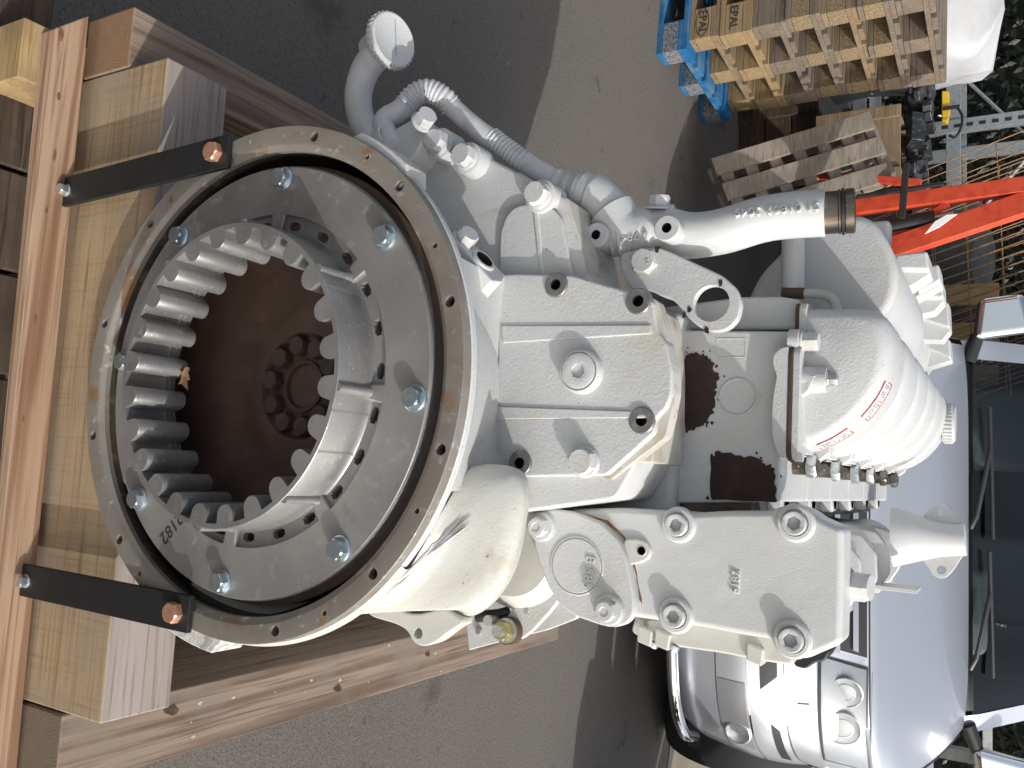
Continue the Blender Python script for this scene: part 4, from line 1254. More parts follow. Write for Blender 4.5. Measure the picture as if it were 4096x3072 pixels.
# ---- exhaust side
YE = .44
EX = prism("exhaust_manifold", [(-0.1209,0.44,1.0637),(-0.1508,0.44,1.0699),(-0.1861,0.44,1.0853),(-0.2141,0.44,1.1136),(-0.2347,0.44,1.1188),(-0.2507,0.44,1.1687),(-0.2516,0.44,1.2063),(-0.2408,0.44,1.2221),(-0.2125,0.44,1.239),(-0.1809,0.44,1.2485),(-0.1559,0.44,1.2478),(-0.1313,0.44,1.2391),(-0.1126,0.44,1.2189),(-0.1118,0.44,1.1219)], YE, .78, PAINT, ENG, bevel=.055, rad=.02, seg=8)
prism("manifold_log", [(-0.2715,0.72,1.0976),(-0.2788,0.72,1.1913),(-0.2341,0.72,1.2237),(-0.1921,0.72,1.2274),(-0.1508,0.72,1.2216),(-0.1251,0.72,1.128)], .70, 1.26, PAINT, EX, bevel=.03, rad=.02, seg=5)
box("manifold_knob", (0, 0, 0), (.034, .03, .03), PAINT, EX, bevel=.006, seg=3, M=Matrix.Translation(Vector((-0.2893,0.6,1.1896))))
for i, (yy, pts) in enumerate((
        (.60, [(-0.1769,0.6,1.1902),(-0.215,0.6,1.222),(-0.235,0.6,1.2304),(-0.2366,0.6,1.2679),(-0.2105,0.6,1.2704),(-0.192,0.6,1.2424),(-0.1746,0.6,1.2109)]),
        (.76, [(-0.2156,0.76,1.2003),(-0.2495,0.76,1.2354),(-0.2571,0.76,1.2701),(-0.2315,0.76,1.2727),(-0.2134,0.76,1.2422),(-0.1949,0.76,1.2136)]),
        (.90, [(-0.2065,0.9,1.1622),(-0.2367,0.9,1.1943),(-0.2456,0.9,1.2495),(-0.2625,0.9,1.2658),(-0.2347,0.9,1.2674),(-0.2169,0.9,1.2525),(-0.2051,0.9,1.1982)]),
        (1.03, [(-0.2039,1.03,1.1764),(-0.2337,1.03,1.1991),(-0.2416,1.03,1.2515),(-0.255,1.03,1.2661),(-0.2077,1.03,1.2686),(-0.1891,1.03,1.2556),(-0.1933,1.03,1.1919)]),
        (1.16, [(-0.162,1.16,1.1788),(-0.1957,1.16,1.215),(-0.2077,1.16,1.2349),(-0.2097,1.16,1.2609),(-0.1717,1.16,1.2635),(-0.1527,1.16,1.2074)]))):
    f = prism("manifold_fin", pts, yy, yy + .05, PAINT, EX, bevel=.004, rad=.003, seg=2)
    prism("fin_face", [(p[0], p[2]) for p in pts[2:5]] + [(pts[1][0], pts[1][2])], yy - .02, yy + .01, PAINT, f, bevel=.004)
pipe = tube("coolant_pipe", [(-0.2426,0.4,1.1347),(-0.1451,0.4,1.1371)], .0135, PAINT, EX, 24)
tube("rubber_sleeve", [(-0.1476,0.39,1.1268),(-0.1457,0.39,1.1521)], .0068, BROWNHOSE, EX, 18)
tube("bent_pipe", catmull([(-0.1463,0.392,1.1479),(-0.1454,0.392,1.1638),(-0.1425,0.392,1.1769),(-0.1344,0.392,1.1859),(-0.1216,0.392,1.1892)], 6), .0058, PAINT, EX, 16)
prism("coolant_rail", [(-0.128,0.36,0.9928),(-0.1361,0.36,1.088),(-0.1344,0.36,1.1339),(-0.1294,0.36,1.1575),(-0.0948,0.36,1.1584),(-0.0999,0.36,0.994)], .345, .60, PAINT, ENG, bevel=.005, rad=.006)

# ---------------------------------------------------------------- timber frame under the engine
W_BEAM_X = wood("sawn_beam", (0.34, 0.245, 0.145), (0.21, 0.14, 0.08), (0.40, 0.30, 0.185), 'X', wear=(0.29, 0.23, 0.165), saw=.15)
W_BEAM_Y = wood("grey_beam", (0.24, 0.175, 0.13), (0.11, 0.075, 0.055), (0.29, 0.22, 0.165), 'Y', wear=(0.21, 0.17, 0.135), rings=16)
W_PLANK = wood("fresh_pine", (0.34, 0.225, 0.145), (0.20, 0.105, 0.06), (0.40, 0.28, 0.19), 'X', scale=.8, rings=22)
W_DARKY = wood("dark_brown_board", (0.075, 0.052, 0.035), (0.03, 0.022, 0.016), (0.11, 0.08, 0.055), 'X', wear=(0.05, 0.035, 0.025))  # dark brown timber tone
W_BLOCK = wood("yellow_block", (0.36, 0.25, 0.11), (0.24, 0.15, 0.06), (0.42, 0.30, 0.15), 'X', wear=(0.22, 0.155, 0.09))
W_GREYX = wood("weathered_top", (0.29, 0.245, 0.215), (0.18, 0.145, 0.12), (0.35, 0.30, 0.27), 'X')

def beam(name, lo, hi, mats, label, front_end=False, top_mat=False, bev=.003, group="timbers of the engine frame"):
    o = box(name, lo, hi, mats[0], None, bevel=bev, seg=2)
    for m in mats[1:]:
        o.data.materials.append(m)
    for p in o.data.polygons:
        if front_end and p.normal.y < -.9:
            p.material_index = 1
        if top_mat and p.normal.z > .9:
            p.material_index = len(mats) - 1
    tag(o, label, "beam", group)
    return o
cross = beam("timber_beam", (-.412, .021, .262), (.406, .118, .444), [W_BEAM_X, W_BEAM_X, W_GREYX], "thick sawn cross beam behind the two black steel straps", top_mat=True)
endL = end_grain("end_grain_left", (0.26, 0.155, 0.085), (0.12, 0.062, 0.032), (-.455, 0, .345), 70)
endR = end_grain("end_grain_right", (0.17, 0.125, 0.085), (0.07, 0.048, 0.03), (.445, 0, .36), 70)
sideL = beam("timber_beam", (-.497, .020, .268), (-.4135, 1.35, .366), [W_BEAM_Y, endL], "shaded side beam on the oil filler side of the engine", front_end=True)
sideR = beam("timber_beam", (.4085, .020, .268), (.500, 1.35, .372), [W_BEAM_Y, endR], "sunlit side beam next to the grey asphalt under the starter", front_end=True)
rear = beam("timber_beam", (-.40, 1.18, .262), (.40, 1.30, .40), [W_BEAM_X, W_BEAM_X], "rear cross beam hidden below the far end of the engine")
# knots and nail heads on the side beam
KNW = mk("knot_wood", (0.05, 0.028, 0.018), .8, 0, [(90, (.10, .055, .03), .5, .65, 4)])
for (x, y, r) in ((.435, .18, .007), (.468, .52, .006), (.45, .78, .005)):
    build("knot", [(x + r * (1 + .3 * math.sin(3 * t)) * math.cos(t), y + 1.7 * r * (1 + .3 * math.sin(2 * t)) * math.sin(t), .3723) for t in [2 * math.pi * q / 18 for q in range(18)]], [list(range(18))], KNW, sideR)
# red pine plank laid across the front
v = [(-0.4443,-0.0491,0.3),(-0.4887,0.0005,0.3),(-0.1065,-0.0015,0.3),(-0.0978,-0.0441,0.3),(0.5001,0.0753,0.3),(0.4882,0.0293,0.3)]
pk = [(-.4437, -.0491), (.4990, -.0300), (.4990, .0160), (-.4887, .0005)]
vs = [(x, y, .2795) for x, y in pk] + [(x, y, .300) for x, y in pk]
plank = build("pine_plank", vs, [(3, 2, 1, 0), (4, 5, 6, 7), (0, 1, 5, 4), (1, 2, 6, 5), (2, 3, 7, 6), (3, 0, 4, 7)], W_PLANK, None, bevel=.0015, seg=1)
tag(plank, "reddish pine plank laid along the front of the frame", "plank", "timbers of the engine frame")
# fix the right end so it runs out of the picture as in the photograph
KN = mk("pine_knot", (0.15, 0.065, 0.03), .7, 0, [(80, (.22, .11, .06), .45, .6, 4)])
for p, rx, ry in zip([(-0.4446,-0.0343,0.3003),(-0.364,-0.0282,0.3003),(-0.2866,-0.0249,0.3003),(-0.2124,-0.0275,0.3003),(-0.0718,-0.0259,0.3003),(0.0542,-0.0267,0.3003)], (.004, .0025, .004, .002, .003, .002), (.0032, .0025, .0022, .0018, .002, .0015)):
    vs = [(p[0] + 2.2 * rx * math.cos(t), p[1] + ry * math.sin(t), .3004) for t in [2 * math.pi * q / 16 for q in range(16)]] + [(p[0], p[1], .3008)]
    build("knot", vs, [(i, (i + 1) % 16, 16) for i in range(16)], KN, plank)
# yellow block and dark boards of the lower skid
blk = box("timber_block", (-.456, -.071, .199), (-.376, .016, .279), W_BLOCK, None, bevel=.002)
tag(blk, "yellowish sawn block under the plank end at the corner", "block", "timbers of the engine frame")
blk2 = box("timber_block", (.410, -.03, .199), (.495, .016, .279), W_BLOCK, None, bevel=.002)
tag(blk2, "sawn block under the plank end beside the sunlit beam", "block", "timbers of the engine frame")
for i in range(8):
    b = box("skid_board", (-.56 + .14 * i, -.48, .145), (-.426 + .14 * i, .010, .198), W_DARKY, None, bevel=.003)
    tag(b, ["first", "second", "third", "fourth", "fifth", "sixth", "seventh", "eighth"][i] + " dark base board in front of the pine plank, counted from the yellowish block", "board", "dark boards of the base skid")
for sx in (-.455, .454):
    b = box("skid_runner", (sx - .045, .0305, .0), (sx + .045, 1.33, .2675), W_BEAM_Y, None, bevel=.003)
    tag(b, "bearer timber standing under the %s side beam" % ("shaded" if sx < 0 else "sunlit"), "beam", "timbers of the engine frame")
b = box("skid_runner", (-.56, -.30, .0), (.56, -.20, .1445), W_DARKY, None, bevel=.003)
tag(b, "dark bearer under the dark base boards, out of the picture", "beam", "timbers of the engine frame")
SPLASH = mk("dried_splash", (0.42, 0.40, 0.36), .7)
# dried white splashes on the sunlit beam
for k in range(13):
    x = random.uniform(.415, .495); y = random.uniform(.12, .85); r = random.uniform(.0012, .0035)
    pp = [(x + r * random.uniform(.5, 1.2) * math.cos(t), y + r * 1.5 * random.uniform(.5, 1.2) * math.sin(t), .3724) for t in [2 * math.pi * q / 8 for q in range(8)]]
    build("white_splash", pp, [list(range(8))], SPLASH, sideR)

# black steel straps tying the flange to the beam
def strap(x0, z0, x1, z1, label):
    t = thing("steel_strap", label, "strap", (x0, -.004, z0), 0, "black straps holding the flange")
    d = Vector((x1 - x0, 0, z1 - z0)).normalized(); s = Vector((d.z, 0, -d.x)) * .0195
    a = Vector((x0, 0, z0)) - d * .012; b = Vector((x1, 0, z1)) + d * .020
    pts = [a - s, a + s, b + s, b - s]
    prism("bar", [(p.x, p.z) for p in pts], -.0078, -.0012, BLACKSTRAP, t, bevel=.0008)
    hexbolt("flange_bolt", (x1, -.0079, z1), BACK, .0205, .0095, REFLECTBOLT, t, rot=.4)
    hexbolt("wood_screw", (x0, -.0079, z0), BACK, .013, .009, BRIGHTZINC, t, washer=.0085, rot=.1)
    return t
strap(-.2445, .3050, holes[0][0] + .001, holes[0][2] - .138, "black strap on the oil filler side, over the beam") if False else None
strap(-.2440, .3075, -.2555, .5850, "black strap nearer the oil filler, bolted to flange and beam")
strap(.2530, .3140, .2545, .5910, "black strap nearer the sunlit asphalt, bolted to flange and beam")

# ---------------------------------------------------------------- background frame: a = right, h = away from the camera, z = up
RX = Matrix.Translation(Vector((CAM_POS.x, CAM_POS.y, 0))) @ Matrix.Rotation(YAW, 4, 'Z')
def W(a, h, z=0.0):
    return RX @ Vector((a, h, z))

# ---------------------------------------------------------------- van
SILVER = mk("silver_car_paint", (0.66, 0.69, 0.735), 0.36, 0.75, coat=0.5)
CHROME = mk("chrome", (0.75, 0.75, 0.76), 0.06, 1.0)
CARBLACK = mk("black_car_plastic", (0.02, 0.02, 0.021), 0.45)
TYRE = mk("tyre_rubber", (0.018, 0.018, 0.018), 0.75, bump=(60, .4, .003))
LAMPINT = mk("lamp_reflector", (0.55, 0.56, 0.57), 0.32, 0.7)
LAMPGREY = mk("lamp_housing", (0.40, 0.41, 0.42), 0.3, 0.6)
def glass(name, col, rough=0.0, trans=1.0):
    m = bpy.data.materials.new(name)
    m.use_nodes = True
    b = m.node_tree.nodes["Principled BSDF"]
    b.inputs["Base Color"].default_value = (*col, 1)
    b.inputs["Roughness"].default_value = rough
    b.inputs["Transmission Weight"].default_value = trans
    b.inputs["IOR"].default_value = 1.3
    return m
CLEAR = glass("clear_lens", (0.95, 0.97, 0.98))
WINDSCREEN = bpy.data.materials.new("tinted_windscreen")
WINDSCREEN.use_nodes = True
_nt = WINDSCREEN.node_tree
_out = _nt.nodes["Material Output"]
_tr = _nt.nodes.new("ShaderNodeBsdfTransparent"); _tr.inputs[0].default_value = (0.78, 0.87, 0.85, 1)
_gl = _nt.nodes.new("ShaderNodeBsdfGlossy"); _gl.inputs["Roughness"].default_value = 0.02; _gl.inputs[0].default_value = (0.9, 0.95, 1, 1)
_fr = _nt.nodes.new("ShaderNodeFresnel"); _fr.inputs[0].default_value = 1.5
_mx = _nt.nodes.new("ShaderNodeMixShader")
_nt.links.new(_fr.outputs[0], _mx.inputs[0]); _nt.links.new(_tr.outputs[0], _mx.inputs[1]); _nt.links.new(_gl.outputs[0], _mx.inputs[2])
_nt.links.new(_mx.outputs[0], _out.inputs[0])
A0, H0 = .67, 3.08
VAN = thing("silver_van", "silver van parked nose-on behind the engine", "van", W(A0, H0 + .9, 0), YAW)
VP = [(3.20, .16), (3.13, .22), (3.09, .30), (3.075, .40), (3.07, .50), (3.085, .58), (3.12, .655), (3.17, .74), (3.23, .83), (3.30, .915), (3.37, .955), (3.50, 1.01), (3.72, 1.085), (3.95, 1.145), (4.18, 1.19), (4.22, 1.20), (4.45, 1.42), (4.70, 1.66), (4.92, 1.84), (5.10, 1.92), (5.6, 1.96), (7.8, 1.94)]
def halfw(t):
    z = vprof(t)[1]
    ks = [(.15, .74), (.3, .80), (.5, .83), (.9, .85), (1.1, .87), (1.2, .865), (1.6, .82), (1.85, .76), (2.0, .70)]
    for (z0, w0), (z1, w1) in zip(ks, ks[1:]):
        if z0 <= z <= z1:
            return w0 + (w1 - w0) * (z - z0) / (z1 - z0)
    return ks[-1][1]
def vprof(t):
    t = max(0, min(t, len(VP) - 1.0001))
    i = int(t); f = t - i
    P = [VP[max(0, i - 1)], VP[i], VP[min(i + 1, len(VP) - 1)], VP[min(i + 2, len(VP) - 1)]]
    out = []
    for q in range(2):
        p0, p1, p2, p3 = [p[q] for p in P]
        out.append(.5 * (2 * p1 + (p2 - p0) * f + (2 * p0 - 5 * p1 + 4 * p2 - p3) * f * f + (3 * p1 - p0 - 3 * p2 + p3) * f ** 3))
    return out
def vpt(s, t, off=0.0):
    """point on the van skin; s in -1..1 across, t along the nose profile"""
    def raw(s, t):
        h, z = vprof(t)
        w = halfw(t)
        curve = .42 if t < 6 else max(.10, .42 - .20 * (t - 6) / 3)
        a = w * math.copysign(abs(s) ** 1.0, s)
        return Vector((a, h + curve * abs(s) ** 5 - H0 - .9, z - (.03 * abs(s) ** 6 if 9 < t < 15 else 0)))
    p = raw(s, t)
    if off:
        e = 1e-2
        ds = raw(min(1, s + e), t) - raw(max(-1, s - e), t)
        dt = raw(s, t + e) - raw(s, t - e)
        n = ds.cross(dt).normalized()
        p = p + n * off
    return p
def vpatch(name, corners, off, mat, parent=VAN, ns=12, nt=8, thick=0.0):
    """patch of the skin from four (s,t) corners"""
    c = corners
    vs, fs = [], []
    def q(u, v):
        s = (c[0][0] * (1 - u) + c[1][0] * u) * (1 - v) + (c[3][0] * (1 - u) + c[2][0] * u) * v
        t = (c[0][1] * (1 - u) + c[1][1] * u) * (1 - v) + (c[3][1] * (1 - u) + c[2][1] * u) * v
        return s, t
    lay = [off] if not thick else [off, off - thick]
    for o in lay:
        for j in range(nt + 1):
            for i in range(ns + 1):
                s, t = q(i / ns, j / nt)
                vs.append(vpt(s, t, o))
    N = (ns + 1) * (nt + 1)
    for l in range(len(lay)):
        for j in range(nt):
            for i in range(ns):
                k = l * N + j * (ns + 1) + i
                fs.append((k, k + 1, k + ns + 2, k + ns + 1))
    if thick:
        edge = [i for i in range(ns + 1)] + [(j * (ns + 1) + ns) for j in range(1, nt + 1)] + [nt * (ns + 1) + i for i in range(ns - 1, -1, -1)] + [j * (ns + 1) for j in range(nt - 1, 0, -1)]
        for a, b in zip(edge, edge[1:] + edge[:1]):
            fs.append((a, b, b + N, a + N))
    return build(name, vs, fs, mat, parent, local=True, angle=50)
vpatch("lower_bumper", [(-.97, 1.0), (.97, 1.0), (.97, 3.2), (-.97, 3.2)], .0, SILVER, ns=30, nt=8, thick=.02)
BMP = vpatch("bumper", [(-1, 3.25), (1, 3.25), (1, 6.0), (-1, 6.0)], .0, SILVER, ns=30, nt=10, thick=.02)
FEN = vpatch("front_panel", [(-1, 6.05), (1, 6.05), (1, 9.0), (-1, 9.0)], -.004, SILVER, ns=30, nt=10, thick=.02)
HOOD = vpatch("hood", [(-.985, 9.06), (.985, 9.06), (.97, 14.0), (-.97, 14.0)], .0, SILVER, ns=30, nt=18, thick=.02)
COWL = vpatch("cowl", [(-.97, 14.0), (.97, 14.0), (.96, 15.1), (-.96, 15.1)], -.012, CARBLACK, ns=24, nt=4)
vpatch("windscreen", [(-.90, 15.0), (.90, 15.0), (.90, 18.4), (-.90, 18.4)], .002, WINDSCREEN, ns=24, nt=10)
for sg in (-1, 1):
    vpatch("windscreen_pillar", [(sg * .90, 14.8), (sg * 1.0, 14.6), (sg * 1.0, 18.6), (sg * .90, 18.4)], .006, SILVER, ns=4, nt=10)
vpatch("roof", [(-1, 18.4), (1, 18.4), (1, 20.98), (-1, 20.98)], .004, SILVER, ns=24, nt=8)
# sides
for sg in (-1, 1):
    vs, fs = [], []
    ts = [1 + .5 * k for k in range(39)]
    for t in ts:
        p = vpt(sg, t)
        vs.append(p)
        vs.append(Vector((sg * halfw(t) * 1.01, 5.0 - .9 + .6, p.z)))
    for i in range(len(ts) - 1):
        fs.append((2 * i, 2 * i + 1, 2 * i + 3, 2 * i + 2))
    build("side_panel", vs, fs, SILVER, VAN, local=True, angle=50)
    # front wheel
    wx = sg * .80
    wy = -.22
    ty = lathe("wheel", [(.19, -.10), (.30, -.105), (.335, -.085), (.342, -.04), (.342, .04), (.335, .085), (.30, .105), (.19, .10)], (wx, wy, .342), (1, 0, 0), TYRE, VAN, 40, close=True, local=True)
    lathe("rim", [(.19, -.09), (.17, -.05), (.06, -.05), (0, -.07)], (wx, wy, .342), (-sg, 0, 0), LAMPGREY, ty, 32, local=True)
    # mirror
    mx = -sg
    mb = Vector((-.80 if sg < 0 else .86, 4.25 - H0 - .9, 1.16))
    mi = build("mirror", *(lambda c: ([c + Vector((sg * dx, dy, dz)) for dx, dy, dz in ((0, 0, 0), (.19, .03, .02), (.21, .05, .20), (.03, .02, .24), (0, .09, 0), (.17, .12, .02), (.19, .13, .20), (.03, .10, .24))], [(0, 1, 2, 3), (4, 7, 6, 5), (0, 4, 5, 1), (1, 5, 6, 2), (2, 6, 7, 3), (3, 7, 4, 0)]))(mb + Vector((sg * .06, 0, .04))), CHROME, VAN, bevel=.035, seg=5, local=True)
    tube("mirror_arm", [mb + Vector((-sg * .03, .04, .02)), mb + Vector((sg * .08, .05, .06))], [.035, .028], CARBLACK, mi, 12, local=True)
# grille: dark recess with two chrome bars
GR = vpatch("grille", [(-.30, 7.35), (.30, 7.35), (.36, 8.9), (-.36, 8.9)], .001, CARBLACK, ns=16, nt=6)
for t in (7.75, 8.35):
    vpatch("chrome_bar", [(-.32, t), (.32, t), (.33, t + .17), (-.33, t + .17)], .014, CHROME, GR, ns=16, nt=2, thick=.012)
# lower intake, tow cover, lines, fog lamp niche, chrome spoiler bar
vpatch("lower_intake", [(-.5, 5.0), (.50, 5.0), (.44, 5.75), (-.44, 5.75)], .002, CARBLACK, BMP, ns=16, nt=4)
vpatch("panel_gap", [(-1, 6.0), (1, 6.0), (1, 6.06), (-1, 6.06)], -.006, CARBLACK, BMP, ns=30, nt=1)
vpatch("panel_gap", [(-.98, 9.0), (.98, 9.0), (.98, 9.06), (-.98, 9.06)], -.008, CARBLACK, HOOD, ns=30, nt=1)
vpatch("bumper_crease", [(-.98, 4.45), (.98, 4.45), (.98, 4.52), (-.98, 4.52)], .004, CHROME, BMP, ns=30, nt=1)
for sg in (-1, 1):
    vpatch("fog_niche", [(sg * .48, 3.3), (sg * .80, 3.3), (sg * .84, 4.35), (sg * .48, 4.35)], .002, LAMPGREY, BMP, ns=10, nt=6)
    c = vpt(sg * .73, 3.85, .006)
    fl = lathe("fog_lamp", [(.048, -.012), (.05, .004), (.044, .008), (.042, .0), (.03, -.004), (0, -.006)], c, (sg * .35, -1, .05), LAMPINT, BMP, 28, local=True)
    lathe("fog_lens", [(.044, .008), (.03, .014), (0, .017)], c, (sg * .35, -1, .05), CLEAR, fl, 24, local=True)
    cov = vpatch("washer_cover", [(sg * .56, 6.5), (sg * .65, 6.5), (sg * .65, 6.95), (sg * .56, 6.95)], .003, SILVER, FEN, ns=4, nt=4, thick=.004)
    vpatch("trim_slot", [(sg * .66, 5.35), (sg * .88, 5.35), (sg * .90, 5.75), (sg * .70, 5.7)], .003, CARBLACK, BMP, ns=8, nt=4)
    # headlamp
    hl = vpatch("headlamp", [(sg * .35, 7.35), (sg * .84, 7.25), (sg * .885, 8.75), (sg * .41, 8.85)], .002, LAMPGREY, FEN, ns=12, nt=6)
    for (s, t, r) in ((.50, 8.12, .060), (.66, 7.98, .066)):
        c = vpt(sg * s, t, .004)
        d = (sg * .3, -1, .15)
        rf = lathe("reflector", [(r, .0005), (r, .005), (r * .95, .006), (r * .92, .0025), (r * .60, .001), (r * .57, .0035), (r * .53, .004), (r * .50, .002), (0, .003)], c, d, LAMPINT, hl, 28, local=True)
    vpatch("headlamp_lens", [(sg * .345, 7.3), (sg * .845, 7.2), (sg * .89, 8.8), (sg * .405, 8.9)], .030, CLEAR, FEN, ns=14, nt=8, thick=.004)
    vpatch("headlamp_seal", [(sg * .337, 7.26), (sg * .85, 7.14), (sg * .895, 8.84), (sg * .40, 8.95)], .0008, CARBLACK, FEN, ns=12, nt=6)
bar = [vpt(s, 1.9, .055) for s in [-.86 + 1.72 * k / 30 for k in range(31)]]
bar = [p + Vector((0, 0, -.0)) for p in bar]
bar[0] += Vector((0, .05, 0)); bar[-1] += Vector((0, .05, 0))
tube("chrome_spoiler_bar", bar, .022, CHROME, VAN, 16, local=True)
# wipers
for (x0, x1) in ((-.66, .0), (.06, .70)):
    p0 = vpt(x0, 15.28, .03); p1 = vpt(x1, 15.34, .03)
    wp = tube("wiper", [p0, p1], .009, CARBLACK, VAN, 8, local=True)
    tube("wiper_arm", [vpt(x1 - .06, 14.75, .02), vpt(x1 - .12, 14.9, .04), vpt(x0 + .2, 15.25, .045)], .010, CARBLACK, wp, 8, local=True)
# green environment disc sticker inside the screen
c = vpt(-.78, 16.1, .006)
lathe("windscreen_sticker", [(0, 0), (.045, 0), (.045, .001), (0, .001)], c, (0, -1, .9), mk("green_sticker", (0.01, 0.16, 0.10), .4), VAN, 24, local=True)
# underbody so no light leaks
box("underbody", (-.82, -.55, .20), (.82, 3.6, .30), CARBLACK, VAN, bevel=0, local=True)
box("engine_bay", (-.78, -.42, .30), (.78, .35, .85), CARBLACK, VAN, bevel=0, local=True)
box("cabin_bulkhead", (-.8, 2.1, .3), (.8, 2.15, 1.9), CARBLACK, VAN, bevel=0, local=True)
DASH = mk("grey_dashboard", (0.20, 0.21, 0.215), .6)
SEAT = mk("grey_seat_cloth", (0.12, 0.125, 0.13), .9)
box("dashboard", (-.80, .16, .80), (.80, .72, 1.165), DASH, VAN, bevel=.05, local=True, seg=4)
box("instrument_binnacle", (.18, .50, 1.12), (.58, .70, 1.25), DASH, VAN, bevel=.04, local=True, seg=4)
for sx in (-.42, .42):
    st_ = box("seat", (sx - .25, 1.05, .75), (sx + .25, 1.6, .92), SEAT, VAN, bevel=.05, local=True, seg=3)
    box("seat_back", (sx - .24, 1.5, .9), (sx + .24, 1.66, 1.48), SEAT, st_, bevel=.06, local=True, seg=3)
    box("headrest", (sx - .13, 1.54, 1.51), (sx + .13, 1.64, 1.70), SEAT, st_, bevel=.04, local=True, seg=3)
_wc = Vector((.40, .82, 1.10)); _wd = Vector((0, -.85, .55)).normalized()
_u, _v, _w = frame(_wd)
tube("steering_wheel", [_wc + (_u * math.cos(a) + _v * math.sin(a)) * .19 for a in [2 * math.pi * k / 28 for k in range(29)]], .016, CARBLACK, VAN, 10, cap=False, local=True)

# ---------------------------------------------------------------- pallets
PW = [wood("pallet_wood_%d" % i, b, d, l, ax, wear=w) for i, (b, d, l, ax, w) in enumerate((
    ((0.24, 0.17, 0.10), (0.12, 0.08, 0.045), (0.30, 0.22, 0.135), 'X', (0.18, 0.135, 0.09)),
    ((0.185, 0.145, 0.105), (0.09, 0.068, 0.048), (0.24, 0.19, 0.145), 'X', (0.15, 0.122, 0.096)),
    ((0.29, 0.205, 0.105), (0.16, 0.105, 0.05), (0.35, 0.255, 0.14), 'X', (0.25, 0.18, 0.10))))]
PBLUE = wood("blue_painted_wood", (0.012, 0.11, 0.27), (0.010, 0.07, 0.18), (0.02, 0.15, 0.34), 'X', wear=(0.10, 0.20, 0.30))
PCHIP = mk("pressed_chip_block", (0.25, 0.185, 0.105), .9, 0, [(120, (.14, .10, .055), .48, .6, 4), (90, (.42, .33, .2), .58, .68, 4)], bump=(150, .8, .003))
PBCHIP = mk("blue_chip_block", (0.035, 0.12, 0.25), .9, 0, [(70, (.26, .20, .13), .44, .54, 4)], bump=(150, .8, .003))
def make_pallet(name, label, L, D, wm, bm_, cat="pallet", group=None, dark=0, mark=None):
    """euro-style pallet, length along local X, origin at the corner (0,0,0) = front right, extends to -X and +Y"""
    t = thing(name, label, cat, (0, 0, 0), 0, group)
    rs = random.Random(hash(label) % 1000)
    nb = 5
    ws = [.145, .10, .145, .10, .145]
    gap = (D - sum(ws) * D / .8) / 4
    y = 0
    for i in range(nb):
        w = ws[i] * D / .8
        box("deck_board", (-L, y, .122), (0, y + w, .144), wm, t, bevel=.0015, local=True)
        y += w + gap
    bw = .145
    for xs in (-L, -L / 2 - bw / 2, -bw):
        box("stringer_board", (xs, 0, .100), (xs + bw, D, .1215), wm, t, bevel=.0015, local=True)
    for j, ys in enumerate((0, D / 2 - .05, D - .10)):
        for xs in (-L, -L / 2 - bw / 2, -bw):
            box("block", (xs, ys, .0225), (xs + bw, ys + .10, .0995), bm_, t, bevel=.003, local=True)
        box("bottom_board", (-L, ys - (0 if j == 0 else 0), 0), (0, ys + .10, .022), wm, t, bevel=.0015, local=True)
    if mark:
        letters("brand_mark", mark, .052, (-.075, -.0015, .061), (1, 0, 0), (0, 0, 1), INK, t, ext=.0005, local=True)
    return t
PC = (-1.7714,2.756,0)
PD = Vector((-1.7217,3.3827,0)) - Vector(PC)
PROT = math.atan2(PD.y, PD.x) - math.pi / 2
descr = [("blue painted pallet at the bottom of the tall stack", PBLUE, PBCHIP, None),
         ("pallet with the oval EPAL mark, second from the bottom of the stack", PW[0], PW[2], "EPAL"),
         ("bright yellowish pallet, third from the bottom of the stack", PW[2], PW[2], "EPAL"),
         ("dark weathered pallet, fourth from the bottom of the stack", PW[1], PW[1], None),
         ("grey pallet with dark blocks, fifth from the bottom of the stack", PW[1], PCHIP, None),
         ("pallet with pressed chip blocks, sixth from the bottom of the stack", PW[0], PCHIP, None),
         ("pallet with a blue paint mark, seventh from the bottom of the stack", PW[1], PCHIP, None),
         ("grey weathered pallet on top of the tall stack", PW[1], PW[1], None)]
PLEN = PD.length + .06
for i, (lb, wm, bm_, mk_) in enumerate(descr):
    p = make_pallet("pallet", lb, 1.2, PLEN, wm, bm_, group="pallets in the tall stack", mark=mk_)
    j = random.uniform(-.012, .012)
    p.location = (PC[0] + j - (.03 if i else 0), PC[1] + random.uniform(-.01, .01) + (.02 if i else 0), .1372 * i + .001)
    p.scale = (1, 1, .948)
    p.rotation_euler = (0, 0, PROT + random.uniform(-.012, .012))
    if mk_ and i == 1:
        # oval round the mark
        ov = [Vector((-.075 + .066 * math.cos(a), -.0012, .061 + .030 * math.sin(a))) for a in [2 * math.pi * k / 36 for k in range(37)]]
        tube("oval_mark", ov, .0012, INK, p, 6, local=True, cap=False)
